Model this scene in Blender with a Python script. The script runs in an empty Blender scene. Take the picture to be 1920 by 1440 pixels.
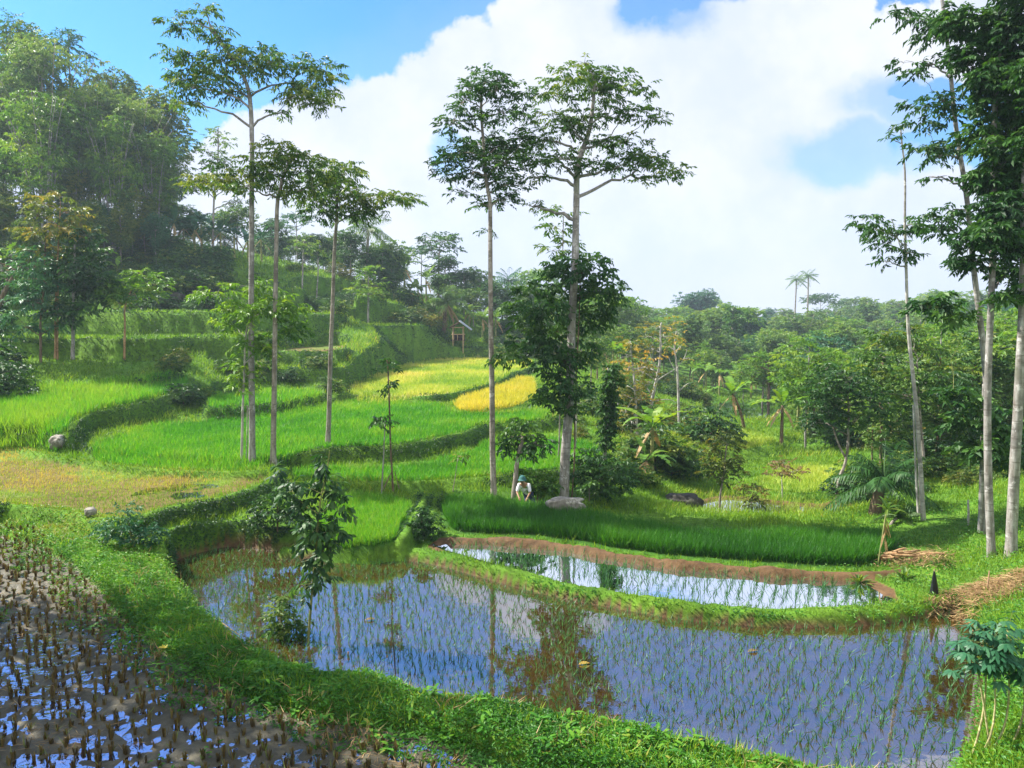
import bpy, math, random
import numpy as np
from mathutils import Vector, Matrix

# ------------------------------------------------------------------ camera, sky, sun, exposure
scene = bpy.context.scene
COL = scene.collection
CAMZ, FPX, PITCH = 6.4, 1450.0, math.atan(120 / 1450.0)
cam = bpy.data.cameras.new('camera')
cam.sensor_width = 36.0
cam.sensor_fit = 'HORIZONTAL'
cam.lens = FPX / 1920 * 36
cam.clip_start = 0.1
cam.clip_end = 12000
camo = bpy.data.objects.new('camera', cam)
COL.objects.link(camo)
camo.location = (0, 0, CAMZ)
camo.rotation_euler = (math.pi / 2 - PITCH, 0, 0)
scene.camera = camo

SUN_EL = math.radians(46)
SUN_AZ = math.atan2(-0.90, 0.36)
SUN_DIR = Vector((math.sin(SUN_AZ) * math.cos(SUN_EL), math.cos(SUN_AZ) * math.cos(SUN_EL), math.sin(SUN_EL)))
sl = bpy.data.lights.new('sun', 'SUN')
sl.energy = 5.0
sl.angle = math.radians(0.5)
sl.color = (1.0, 0.95, 0.84)
so = bpy.data.objects.new('sun', sl)
COL.objects.link(so)
so.rotation_euler = SUN_DIR.to_track_quat('Z', 'Y').to_euler()

scene.view_settings.view_transform = 'Standard'
scene.view_settings.look = 'None'
scene.view_settings.exposure = 1.33
scene.view_settings.gamma = 1.0
scene.view_settings.use_curve_mapping = False
cy = scene.cycles
cy.use_denoising = True
cy.max_bounces = 6
cy.diffuse_bounces = 3
cy.glossy_bounces = 3
cy.transmission_bounces = 4
cy.volume_bounces = 0
cy.transparent_max_bounces = 4
cy.caustics_reflective = False
cy.caustics_refractive = False
cy.sample_clamp_indirect = 4.0

SP, CP = math.sin(PITCH), math.cos(PITCH)


def ray(px, py):
    u, v = (px - 960) / FPX, (720 - py) / FPX
    return np.array([u, CP + v * SP, -SP + v * CP])


def pz(px, py, z):
    d = ray(px, py)
    t = (z - CAMZ) / d[2]
    return np.array([d[0] * t, d[1] * t, z])


def pd(px, py, D):
    d = ray(px, py)
    t = D / d[1]
    return np.array([d[0] * t, D, CAMZ + d[2] * t])


class NT:
    """small helper for node trees"""
    def __init__(self, tree):
        self.t = tree

    def n(self, kind, **kw):
        nd = self.t.nodes.new(kind)
        for k, v in kw.items():
            setattr(nd, k, v)
        return nd

    def l(self, a, b):
        self.t.links.new(a, b)

    def put(self, v, sock):
        if v is None:
            return
        if isinstance(v, bpy.types.NodeSocket):
            self.l(v, sock)
        else:
            sock.default_value = v

    def math(self, op, a, b=None, c=None, clamp=False):
        nd = self.n('ShaderNodeMath', operation=op, use_clamp=clamp)
        for i, v in enumerate((a, b, c)):
            self.put(v, nd.inputs[i])
        return nd.outputs[0]

    def vmath(self, op, a, b=None, out=0):
        nd = self.n('ShaderNodeVectorMath', operation=op)
        self.put(a, nd.inputs[0])
        self.put(b, nd.inputs[1])
        return nd.outputs[out]

    def noise(self, vec, scale, detail=3, rough=0.5, dist=0.0):
        nd = self.n('ShaderNodeTexNoise')
        if vec is not None:
            self.l(vec, nd.inputs['Vector'])
        nd.inputs['Scale'].default_value = scale
        nd.inputs['Detail'].default_value = detail
        nd.inputs['Roughness'].default_value = rough
        nd.inputs['Distortion'].default_value = dist
        return nd

    def ramp(self, fac, stops):
        nd = self.n('ShaderNodeValToRGB')
        cr = nd.color_ramp
        while len(cr.elements) > 1:
            cr.elements.remove(cr.elements[-1])
        for i, (p, c) in enumerate(stops):
            e = cr.elements[0] if i == 0 else cr.elements.new(p)
            e.position = p
            e.color = (*c, 1)
        self.l(fac, nd.inputs[0])
        return nd.outputs[0]

    def mix(self, fac, a, b, blend='MIX'):
        nd = self.n('ShaderNodeMix', data_type='RGBA', blend_type=blend)
        self.put(fac, nd.inputs[0])
        for v, s in ((a, nd.inputs[6]), (b, nd.inputs[7])):
            if isinstance(v, tuple):
                v = (*v, 1)
            self.put(v, s)
        return nd.outputs[2]

    def maprange(self, v, a, b, c=0.0, d=1.0, smooth=True):
        nd = self.n('ShaderNodeMapRange')
        nd.interpolation_type = 'SMOOTHSTEP' if smooth else 'LINEAR'
        self.put(v, nd.inputs[0])
        for i, x in enumerate((a, b, c, d)):
            nd.inputs[i + 1].default_value = x
        return nd.outputs[0]


# sky: Nishita + procedural cumulus bank (a function of the direction only)
world = bpy.data.worlds.new('World')
scene.world = world
world.use_nodes = True
wt = NT(world.node_tree)
world.node_tree.nodes.clear()
bg = wt.n('ShaderNodeBackground')
wo = wt.n('ShaderNodeOutputWorld')
wt.l(bg.outputs[0], wo.inputs[0])
SKY_STRENGTH = 0.10
bg.inputs['Strength'].default_value = SKY_STRENGTH
sky = wt.n('ShaderNodeTexSky')
sky.sky_type = 'NISHITA'
sky.sun_disc = False
sky.sun_elevation = SUN_EL
sky.sun_rotation = SUN_AZ
sky.air_density = 1.0
sky.dust_density = 0.6
sky.ozone_density = 1.5
geo = wt.n('ShaderNodeTexCoord')
dirv = geo.outputs['Generated']
sep = wt.n('ShaderNodeSeparateXYZ')
wt.l(dirv, sep.inputs[0])
yy = wt.math('MAXIMUM', wt.math('ABSOLUTE', sep.outputs[1]), 0.12)
uu = wt.math('DIVIDE', sep.outputs[0], yy)
ww = wt.math('DIVIDE', sep.outputs[2], yy)
comb = wt.n('ShaderNodeCombineXYZ')
wt.l(uu, comb.inputs[0])
wt.l(ww, comb.inputs[1])
uv = comb.outputs[0]
n1 = wt.noise(uv, 3.0, 8, 0.58)
warp = wt.vmath('MULTIPLY', wt.vmath('SUBTRACT', n1.outputs['Color'], (0.5, 0.5, 0.5)), (0.15, 0.13, 0.0))
n2 = wt.noise(uv, 11.0, 7, 0.6)
warp2 = wt.vmath('MULTIPLY', wt.vmath('SUBTRACT', n2.outputs['Color'], (0.5, 0.5, 0.5)), (0.05, 0.05, 0.0))
uvw = wt.vmath('ADD', wt.vmath('ADD', uv, warp), warp2)
# (px, py, rx, ry): cloud lobes, as directions
LOBES = [(960, 500, 1500, 240), (560, 330, 230, 120), (760, 300, 240, 150), (900, 220, 180, 160), (1050, 130, 160, 190),
         (1200, 250, 260, 200), (1420, 190, 240, 200), (1540, 120, 110, 130), (1300, 330, 420, 140), (1600, 228, 120, 38),
         (1900, 60, 190, 120), (1880, 430, 300, 110), (1480, 60, 90, 70), (1700, 90, 80, 80), (400, 330, 120, 70),
         (300, -620, 260, 70), (1900, -420, 260, 90), (-300, 200, 300, 120), (2500, -100, 400, 200), (900, -1900, 700, 300)]
HOLES = [(1620, 290, 190, 55), (1690, 200, 120, 60), (835, 275, 28, 50), (1250, 20, 105, 60)]


def lobes(items):
    m = None
    for (px, py, rx, ry) in items:
        d = ray(px, py)
        c = (d[0] / d[1], d[2] / d[1], 0.0)
        v = wt.vmath('MULTIPLY', wt.vmath('SUBTRACT', uvw, c), (FPX / rx, FPX / ry, 0.0))
        r = wt.vmath('LENGTH', v, out=1)
        s = wt.math('SUBTRACT', 1.0, r)
        m = s if m is None else wt.math('SMOOTH_MAX', m, s, 0.12)
    return m


cl = lobes(LOBES)
ho = lobes(HOLES)
edge = wt.noise(uv, 16.0, 9, 0.62)
cl = wt.math('MULTIPLY_ADD', wt.math('SUBTRACT', edge.outputs[0], 0.5), 0.34, cl)
cmask = wt.maprange(cl, 0.0, 0.11)
ho = wt.math('MULTIPLY_ADD', wt.math('SUBTRACT', edge.outputs[0], 0.5), 0.9, ho)
hmask = wt.maprange(ho, -0.12, 0.45, 0.0, 0.58)
cmask = wt.math('MULTIPLY', cmask, wt.math('SUBTRACT', 1.0, hmask))
# thin veil around the cloud
veil = wt.maprange(cl, -0.7, 0.1, 0.0, 0.12)
cmask = wt.math('MAXIMUM', cmask, veil)
cmask = wt.math('MAXIMUM', cmask, wt.maprange(ww, 0.42, 0.95, 0.0, 0.42))  # unseen pale veil added high overhead, brightens the water reflection and fill
hz = wt.maprange(ww, -0.02, 0.30, 0.55, 0.0)
cmask = wt.math('MAXIMUM', cmask, hz)
nsh = wt.noise(uv, 4.5, 5, 0.55)
shade = wt.maprange(wt.math('MULTIPLY_ADD', edge.outputs[0], 0.35, wt.math('MULTIPLY', nsh.outputs[0], 0.65)), 0.38, 0.62)
K = 0.395 / SKY_STRENGTH
ccol = wt.mix(shade, (0.80 * K, 0.88 * K, 1.10 * K), (0.98 * K, 1.01 * K, 1.12 * K))
ccol = wt.mix(wt.maprange(ww, 0.0, 0.25, 0.4, 0.0), ccol, (0.74 * K, 0.86 * K, 1.14 * K))
skyc = wt.mix(1.0, sky.outputs[0], (0.25, 0.62, 0.94), 'MULTIPLY')
# bright fill added over the unseen half of the sky behind the camera
back = wt.maprange(sep.outputs[1], 0.05, -0.35)
back_fill = wt.math('MULTIPLY', back, wt.maprange(wt.noise(dirv, 2.2, 5, .55).outputs[0], .30, .50, .35, 1.0))
final = wt.mix(cmask, skyc, ccol)
final = wt.mix(back_fill, final, (1.45 * K, 1.48 * K, 1.55 * K))
wt.l(final, bg.inputs['Color'])
world.cycles.sampling_method = 'MANUAL'
world.cycles.sample_map_resolution = 1024

# ------------------------------------------------------------------ numpy helpers
rng = np.random.default_rng(11)
random.seed(5)


def _hash(ix, iy, s):
    h = (ix * 374761393 + iy * 668265263 + s * 974634777) & 0x7fffffff
    h = ((h ^ (h >> 13)) * 1274126177) & 0x7fffffff
    return ((h ^ (h >> 16)) & 0xffff) / 65535.0


def vnoise(x, y, s=0):
    ix = np.floor(x).astype(np.int64)
    iy = np.floor(y).astype(np.int64)
    fx, fy = x - ix, y - iy
    fx = fx * fx * (3 - 2 * fx)
    fy = fy * fy * (3 - 2 * fy)
    a = _hash(ix, iy, s) * (1 - fx) + _hash(ix + 1, iy, s) * fx
    b = _hash(ix, iy + 1, s) * (1 - fx) + _hash(ix + 1, iy + 1, s) * fx
    return (a * (1 - fy) + b * fy) * 2 - 1


def fbm(x, y, s=0, o=3):
    r, a = 0, 1.0
    for i in range(o):
        r = r + a * vnoise(x * 2 ** i, y * 2 ** i, s + i)
        a *= 0.5
    return r


def smooth(a, b, x):
    t = np.clip((x - a) / (b - a), 0, 1)
    return t * t * (3 - 2 * t)


def unit(a):
    return a / np.maximum(np.linalg.norm(a, axis=-1, keepdims=True), 1e-9)


def sdpoly(x, y, P):
    """signed distance, positive inside"""
    d = np.full(x.shape, 1e9)
    ins = np.zeros(x.shape, bool)
    n = len(P)
    for i in range(n):
        ax, ay = P[i]
        bx, by = P[(i + 1) % n]
        ex, ey = bx - ax, by - ay
        wx, wy = x - ax, y - ay
        t = np.clip((wx * ex + wy * ey) / (ex * ex + ey * ey + 1e-12), 0, 1)
        d = np.minimum(d, (wx - ex * t) ** 2 + (wy - ey * t) ** 2)
        c = ((ay <= y) & (by > y)) | ((by <= y) & (ay > y))
        xi = ax + (y - ay) / (ey if abs(ey) > 1e-12 else 1e-12) * ex
        ins ^= c & (x < xi)
    d = np.sqrt(d)
    return np.where(ins, d, -d)


def dline(x, y, P):
    d = np.full(x.shape, 1e9)
    for i in range(len(P) - 1):
        ax, ay = P[i]
        bx, by = P[i + 1]
        ex, ey = bx - ax, by - ay
        wx, wy = x - ax, y - ay
        t = np.clip((wx * ex + wy * ey) / (ex * ex + ey * ey + 1e-12), 0, 1)
        d = np.minimum(d, (wx - ex * t) ** 2 + (wy - ey * t) ** 2)
    return np.sqrt(d)


def smooth_poly(P, k=2, closed=True):
    P = np.array(P, float)
    for _ in range(k):
        if closed:
            Q = np.roll(P, -1, 0)
            P = np.stack([P * .75 + Q * .25, P * .25 + Q * .75], 1).reshape(-1, 2)
        else:
            a, b = P[:-1], P[1:]
            M = np.stack([a * .75 + b * .25, a * .25 + b * .75], 1).reshape(-1, 2)
            P = np.vstack([P[:1], M, P[-1:]])
    return P


def A(z, pts, closed=True, k=2):
    return smooth_poly([pz(px, py, z)[:2] for px, py in pts], k, closed)


def B(pts, closed=True, k=2):
    return smooth_poly([((px - 960) / FPX * D, D) for px, D in pts], k, closed)


# ------------------------------------------------------------------ terrain shape
CTRL = [  # px, D, z
    (-600, -3, 5.2), (960, -3, 5.2), (2400, -3, 5.2), (-600, 2, 4.4), (960, 2, 4.2), (2400, 2, 4.4), (0, 5, 1.0), (960, 5, .6), (1900, 5, .6),
    (0, 9, .7), (400, 10, .7), (900, 10, .3), (1400, 10, .1), (1800, 9.5, .55), (1920, 10, .8), (2150, 10, 1.6), (-600, 12, 2.0), (-200, 14, .9), (100, 18, .75),
    (700, 14, -.1), (1200, 14, -.1), (1700, 14, -.1), (1880, 14, .55), (2050, 14, 1.4), (1860, 17, .45), (2000, 18, 1.3), (700, 19, 0), (1200, 18, 0), (1600, 18, .1), (1750, 18, .3),
    (1880, 20, .7), (2100, 20, 1.6), (1720, 23, .35), (1860, 25, .7), (2100, 26, 1.5), (-400, 20, 1.2), (600, 22, .4), (1000, 23, .2), (1400, 23, .1),
    (1060, 26.5, .1), (1250, 27, -.1), (1500, 27, -.4), (1700, 28, .1), (1900, 30, .5), (2200, 30, 1.6), (1300, 32, -.9), (1550, 32, -1.1), (1800, 34, 0),
    (1150, 33, .5), (1150, 42, .7), (1100, 55, .8), (1100, 80, .8), (1050, 100, 1.6), (1250, 42, -.3), (1400, 42, -1.3), (1600, 45, -1.3), (1900, 45, .2), (1330, 60, -1.2), (1330, 75, -1.6),
    (1500, 80, -2.4), (1700, 60, -1.4), (1900, 62, -.4), (2300, 60, 2), (1300, 120, -3.5), (1600, 120, -4.5), (1900, 120, -2.5), (2400, 120, 4), (1100, 130, 0), (1300, 180, -2.5), (1600, 180, -2.5),
    (1900, 180, 1.5), (2400, 180, 9), (1150, 280, 1), (1500, 290, 1), (1850, 270, 4), (2300, 260, 11), (1000, 250, 3), (700, 260, 4), (960, 420, -2), (1600, 420, -2), (2200, 420, 2), (200, 420, 6),
    (0, 62, 7.1), (0, 72, 10.5), (0, 85, 15.5), (-500, 60, 8), (-500, 85, 19), (300, 62, 6.9), (300, 70, 9.4), (300, 80, 13.4), (430, 62, 6.6), (500, 75, 9.2), (500, 86, 12.2), (700, 84, 7.8), (700, 95, 9.2), (820, 100, 6.2),
    (960, 110, 4), (900, 104, 4.4), (0, 120, 22), (300, 120, 18), (600, 130, 12), (800, 150, 8), (-600, 150, 26), (0, 40.5, 2.75), (0, 43, 3.4), (0, 45.3, 3.9), (300, 41, 2.5), (300, 45, 3.5), (420, 46, 2.7), (420, 51, 4.2), (-400, 44, 3.6),
    (480, 48, 2.4), (560, 50, 2.6), (640, 47, 1.9), (640, 60, 4.6), (640, 72, 5.6), (760, 60, 1.7), (760, 82, 1.8), (900, 85, 1.7), (700, 72, 5.6), (780, 85, 5.7), (830, 96, 4.6), (840, 92, 2.6),
    (0, 30, 1.2), (300, 30, 1.1), (500, 30, 1.1), (700, 30, .8), (900, 30, .7), (300, 36, 1.3), (700, 38, 1.3), (900, 42, 1.2), (1000, 36, .8), (960, 60, 1.4),
]
_c = np.array([((px - 960) / FPX * max(D, 1), D, z) for px, D, z in CTRL])


def _st(x, y):
    r = np.maximum(y + 8, 2.0)
    return np.stack([2.2 * x / r, np.log(r)], -1)


_S = _st(_c[:, 0], _c[:, 1])
_n = len(_S)


def _phi(r2):
    return 0.5 * r2 * np.log(r2 + 1e-9)


_M = np.zeros((_n + 3, _n + 3))
_M[:_n, :_n] = _phi(((_S[:, None] - _S[None]) ** 2).sum(-1)) + np.eye(_n) * 2e-3
_M[:_n, _n] = 1
_M[:_n, _n + 1:] = _S
_M[_n, :_n] = 1
_M[_n + 1:, :_n] = _S.T
_W = np.linalg.solve(_M, np.concatenate([_c[:, 2], [0, 0, 0]]))


def base_h(x, y):
    out = np.zeros(x.shape)
    S = _st(x, y)
    for a in range(0, len(x), 40000):
        s = S[a:a + 40000]
        r2 = ((s[:, None] - _S[None]) ** 2).sum(-1)
        out[a:a + 40000] = _phi(r2) @ _W[:_n] + _W[_n] + s @ _W[_n + 1:]
    return out


# terraces: name, height (number or function of y), outline, bank width, raised lip, ground type
GRASS, MUD, RICE, STUB, DRY, FLOOD, GOLD, LIME = range(8)
Z_F0, Z_T1, Z_T2 = 0.70, 1.05, 1.30
POLY = {}
TERR = []


def terr(name, z, P, bw=0.45, lip=0.0, typ=GRASS):
    POLY[name] = P
    TERR.append((name, z, P, bw, lip, typ))


terr('upper_lawn', 6.85, B([(-500, 55), (0, 55), (400, 55.5), (520, 60), (600, 68), (650, 74), (640, 80), (520, 70), (400, 64), (-500, 64)]), .28, .1)
terr('upper_strip', 5.2, B([(-500, 46), (0, 46), (180, 46), (215, 45.2), (240, 46), (310, 47), (335, 49.6), (400, 51), (480, 52), (560, 57), (640, 64), (640, 72), (560, 64), (420, 54.6), (0, 54.6), (-500, 54.6)]), .28, .1)
terr('brown_strip', 4.2, B([(500, 53), (560, 53), (640, 55), (655, 60), (650, 68), (600, 66), (520, 57)]), .28, .1, DRY)
terr('side_strip', 5.75, B([(640, 76), (700, 76), (770, 83), (815, 92), (820, 98), (760, 93), (690, 85), (640, 83)]), .28, .1)
terr('high_strip', 7.6, B([(560, 76), (640, 82), (720, 92), (800, 100), (790, 106), (700, 99), (600, 88), (540, 82)]), .28, .1)
terr('middle_strip', 2.0, A(2.0, [(380, 775), (450, 772), (560, 768), (640, 766), (655, 755), (640, 742), (560, 735), (450, 735), (390, 745)]), .28, .1, RICE)
terr('lime_field', 1.7, A(1.7, [(655, 748), (740, 748), (840, 742), (900, 728), (945, 712), (960, 700), (1000, 690), (1000, 676), (900, 673), (800, 677), (740, 690), (690, 712), (650, 730)]), .28, .08, LIME)
terr('gold_field', 1.35, A(1.35, [(852, 775), (900, 776), (960, 768), (1000, 752), (1010, 735), (1000, 712), (960, 716), (930, 732), (880, 748), (850, 760)]), .5, .05, GOLD)
terr('big_rice', Z_T2, A(Z_T2, [(170, 862), (240, 872), (320, 877), (400, 881), (480, 877), (530, 862), (580, 850), (640, 843), (700, 843), (760, 838), (820, 826), (870, 815), (890, 806),
                                (900, 800), (980, 796), (1040, 790), (1040, 772), (960, 780), (850, 780), (830, 760), (740, 758), (640, 757), (560, 778), (500, 786), (400, 795), (300, 798), (240, 815), (160, 845)]), .45, .12, RICE)
terr('lower_rice', .7, A(.7, [(540, 902), (640, 907), (760, 908), (860, 903), (960, 896), (1050, 885), (1130, 875), (1130, 835), (1000, 822), (905, 828), (880, 855), (760, 880), (640, 885), (540, 885)]), .4, .1, RICE)
terr('slope_rice', lambda x, y: 1.75 + (y - 30) * .088, B([(-400, 30), (0, 31), (60, 30.5), (100, 29.6), (122, 31), (140, 33.5), (200, 35.5), (260, 37), (310, 39), (350, 41), (360, 44), (300, 42), (150, 41), (0, 40.5), (-400, 40)]), .45, .08, RICE)
terr('yellow_strip', 9.3, B([(400, 70), (470, 70.5), (560, 73), (580, 78), (480, 81), (400, 77)]), .3, .1, LIME)
terr('narrow_strip', 3.15, B([(395, 48.6), (520, 49), (600, 50), (650, 52), (645, 56), (560, 52.6), (480, 51.2), (395, 50.6)]), .28, .1)
terr('grass_slope', lambda x, y: 2.85 + (y - 40.6) * .31, B([(-300, 41), (60, 40.8), (200, 41), (320, 41.5), (330, 44.6), (215, 44.2), (150, 45.0), (60, 45.0), (-300, 45.0)]), .3, 0, GRASS)
terr('brown_field', Z_T1, A(Z_T1, [(-60, 955), (0, 955), (100, 966), (190, 984), (250, 984), (300, 966), (350, 956), (430, 936), (500, 916), (525, 902), (520, 890), (480, 884), (350, 881), (200, 869), (100, 854), (0, 846), (-300, 836), (-500, 900)]), .4, .14, DRY)
P_F0 = A(Z_F0, [(-500, 1440), (-400, 985), (0, 985), (60, 995), (90, 1015), (200, 1110), (330, 1248), (430, 1308), (600, 1348), (850, 1408), (950, 1460), (1000, 1560), (0, 1800)])
terr('stubble_field', Z_F0 - .01, P_F0, .5, 0, STUB)
terr('main_paddy', -.14, A(0, [(325, 1075), (390, 1180), (480, 1260), (600, 1320), (800, 1360), (1000, 1400), (1200, 1460), (1500, 1540), (1700, 1570), (1785, 1500), (1800, 1400), (1835, 1260), (1815, 1158), (1770, 1142),
                               (1600, 1168), (1450, 1166), (1250, 1147), (1050, 1117), (900, 1082), (800, 1052), (640, 1042), (560, 1036), (480, 1034), (430, 1024), (340, 1045)]), .35, 0, FLOOD)
terr('second_paddy', -.03, A(.12, [(826, 1024), (880, 1018), (1000, 1028), (1060, 1034), (1200, 1059), (1400, 1077), (1600, 1090), (1640, 1112), (1620, 1130), (1450, 1135), (1250, 1117), (1050, 1080), (930, 1050)]), .25, 0, FLOOD)
terr('green_rice', .2, A(.2, [(860, 1000), (1000, 1004), (1200, 1036), (1400, 1055), (1600, 1066), (1660, 1052), (1690, 1025), (1680, 1008), (1500, 1012), (1300, 1010), (1200, 990), (1100, 972), (1000, 955), (900, 944), (830, 942), (825, 970), (840, 992)]), .3, 0, RICE)
terr('small_rice', .45, A(.45, [(640, 1024), (735, 1020), (760, 985), (772, 945), (700, 932), (650, 930), (600, 960), (590, 1010)]), .3, 0, RICE)
terr('far_flood', -1.5, A(-1.5, [(1290, 752), (1440, 752), (1500, 768), (1440, 790), (1330, 785)]), 1.2, .1, FLOOD)
terr('far_flood_upper', -1.1, A(-1.1, [(1220, 728), (1330, 728), (1320, 745), (1230, 748)]), 1.2, .1, FLOOD)
terr('valley_flood', -.85, A(-.8, [(1285, 948), (1330, 934), (1400, 934), (1500, 946), (1640, 952), (1640, 985), (1290, 985)]), .5, .16, FLOOD)
terr('valley_field', -1.15, A(-1.15, [(1380, 920), (1440, 885), (1540, 868), (1610, 880), (1620, 920), (1500, 932)]), .8, .1, LIME)
terr('valley_patch', -1.05, A(-1.05, [(1290, 815), (1420, 805), (1480, 830), (1380, 850), (1290, 845)]), 1.0, .1, LIME)
# polylines: ridge height, half width, type
RIDGES = [
    ('bund_a', .86, [pz(x, y, .86)[:2] for x, y in [(40, 985), (130, 1012), (190, 1045), (260, 1110), (335, 1172), (430, 1230), (560, 1272), (700, 1302), (900, 1338), (1100, 1380), (1300, 1424), (1500, 1468), (1750, 1520)]], .62, GRASS),
    ('bund_b', .25, A(.25, [(540, 1026), (640, 1030), (760, 1027), (840, 1037), (920, 1061), (1050, 1093), (1250, 1129), (1450, 1146), (1600, 1143), (1700, 1131), (1790, 1112)], False), .26, GRASS),
    ('bund_c', .30, A(.30, [(850, 1006), (950, 1009), (1060, 1018), (1200, 1045), (1400, 1063), (1600, 1074), (1680, 1066)], False), .16, MUD),
    ('bund_s', .53, A(.53, [(750, 1010), (768, 985), (790, 945), (798, 925)], False), .16, GRASS),
    ('bund_t', 1.28, A(1.28, [(50, 842), (120, 858), (240, 874), (350, 882), (480, 884), (530, 875)], False), .25, GRASS),
]


def terrain(x, y):
    x = np.asarray(x, float).ravel()
    y = np.asarray(y, float).ravel()
    h = base_h(x, y)
    far = smooth(60, 130, y)
    h = h + fbm(x * .22, y * .22, 3) * .10 * smooth(25, 50, y) + fbm(x * 1.1, y * 1.1, 9) * .05 + fbm(x * .02, y * .02, 5) * 2.0 * far
    typ = np.full(x.shape, GRASS, np.int8)
    wob = vnoise(x * .9, y * .9, 21) * .16 + vnoise(x * 2.6, y * 2.6, 22) * .08
    for name, z, P, bw, lip, tp in TERR:
        lo, hi = P.min(0) - bw - .6, P.max(0) + bw + .6
        m = np.where((x > lo[0]) & (x < hi[0]) & (y > lo[1]) & (y < hi[1]))[0]
        if not len(m):
            continue
        mx, my = x[m], y[m]
        sd = sdpoly(mx, my, P) + wob[m] * min(1, bw * 1.6)
        zz = z(mx, my) if callable(z) else z
        w = smooth(-bw, 0.02, sd)
        rough = .0
        if tp == STUB:
            rough = fbm(mx * .9, my * .9, 31, 3) * .013 + fbm(mx * 7, my * 7, 37, 3) * .032
        elif tp == DRY:
            rough = fbm(mx * 1.2, my * 1.2, 41, 3) * .03 + fbm(mx * 4, my * 4, 44, 2) * .012
        hh = h[m] * (1 - w) + (zz + rough) * w
        if lip:
            hh = hh + lip * np.exp(-((sd - .12) / .22) ** 2)
        h[m] = hh
        t = typ[m]
        t[sd > (.30 if lip else -.05)] = tp
        edge = (sd > -bw - .3) & (sd <= (.30 if lip else -.05))
        t[edge] = GRASS
        if tp == FLOOD:
            t[edge & (hh < zz + .30 + wob[m] * .6) & (my < 40)] = MUD
        typ[m] = t
    for name, z, P, hw, tp in RIDGES:
        P = np.array(P)
        lo, hi = P.min(0) - 2, P.max(0) + 2
        m = np.where((x > lo[0]) & (x < hi[0]) & (y > lo[1]) & (y < hi[1]))[0]
        if not len(m):
            continue
        mx, my = x[m], y[m]
        d = dline(mx, my, P) + wob[m] * hw * .8
        prof = z + vnoise(mx * 1.4, my * 1.4, 51) * .04 + vnoise(mx * 5, my * 5, 52) * .02 - np.maximum(d - hw * .55, 0) ** 1.5 * (1.6 / hw ** .6)
        t = typ[m]
        up = prof > h[m]
        top = up & (d < hw * (1.0 if tp == GRASS else 9))
        t[top] = tp
        if name in ('bund_b',):
            t[up & ~top] = MUD
        if name in ('bund_a', 'bund_s', 'bund_t'):
            t[up] = GRASS
        typ[m] = t
        h[m] = np.maximum(h[m], prof)
    return h, typ


def H(x, y):
    return float(terrain(np.array([x]), np.array([y]))[0][0])


# ------------------------------------------------------------------ mesh accumulator
class Geo:
    def __init__(self):
        self.v, self.q, self.t, self.n = [], [], [], 0

    def add(self, verts, quads, tint=0.5):
        verts = np.asarray(verts, float).reshape(-1, 3)
        quads = np.asarray(quads, np.int64).reshape(-1, 4)
        self.v.append(verts)
        self.q.append(quads + self.n)
        t = np.broadcast_to(np.asarray(tint, float), (len(verts),)) if np.ndim(tint) < 2 else tint
        self.t.append(np.array(t, float))
        self.n += len(verts)

    def build(self, name, mat, parent=None, smooth_=True):
        v = np.concatenate(self.v) if self.v else np.zeros((0, 3))
        q = np.concatenate(self.q) if self.q else np.zeros((0, 4), np.int64)
        t = np.concatenate(self.t) if self.t else np.zeros(0)
        o = mesh_obj(name, v, q, mat, parent, smooth_)
        at = o.data.attributes.new('tint', 'FLOAT', 'POINT')
        at.data.foreach_set('value', t.astype(np.float32))
        return o


def mesh_obj(name, v, q, mat, parent=None, smooth_=True):
    me = bpy.data.meshes.new(name)
    off = np.zeros(3)
    if parent is not None:
        off = np.array(parent.location)
    me.vertices.add(len(v))
    me.vertices.foreach_set('co', (v - off).astype(np.float32).ravel())
    me.loops.add(q.size)
    me.loops.foreach_set('vertex_index', q.astype(np.int32).ravel())
    me.polygons.add(len(q))
    me.polygons.foreach_set('loop_start', np.arange(0, q.size, q.shape[1] if len(q) else 4, dtype=np.int32))
    me.polygons.foreach_set('use_smooth', np.full(len(q), smooth_, bool))
    me.update(calc_edges=True)
    if mat:
        me.materials.append(mat)
    o = bpy.data.objects.new(name, me)
    COL.objects.link(o)
    if parent is not None:
        o.parent = parent
    return o


def thing(name, label, cat, loc, group=None):
    o = bpy.data.objects.new(name, None)
    o.empty_display_size = .2
    COL.objects.link(o)
    o.location = tuple(float(a) for a in loc)
    return tag(o, label, cat, group)


def tag(o, label, cat, group=None, kind=None):
    if label:
        o['label'] = label
    if cat:
        o['category'] = cat
    if group:
        o['group'] = group
    if kind:
        o['kind'] = kind
    return o


def copy_thing(src, loc, rot, scale, label=None, group=None):
    r = src.copy()
    COL.objects.link(r)
    r.location = tuple(float(a) for a in loc)
    r.rotation_euler = (0, 0, rot)
    r.scale = scale if isinstance(scale, tuple) else (scale, scale, scale)
    if label:
        r['label'] = label
    if group:
        r['group'] = group
    for ch in KIDS.get(src.name, ()):
        c = ch.copy()
        COL.objects.link(c)
        c.parent = r
    return r


KIDS = {}


def kids(o, *ch):
    KIDS[o.name] = list(ch)


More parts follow.
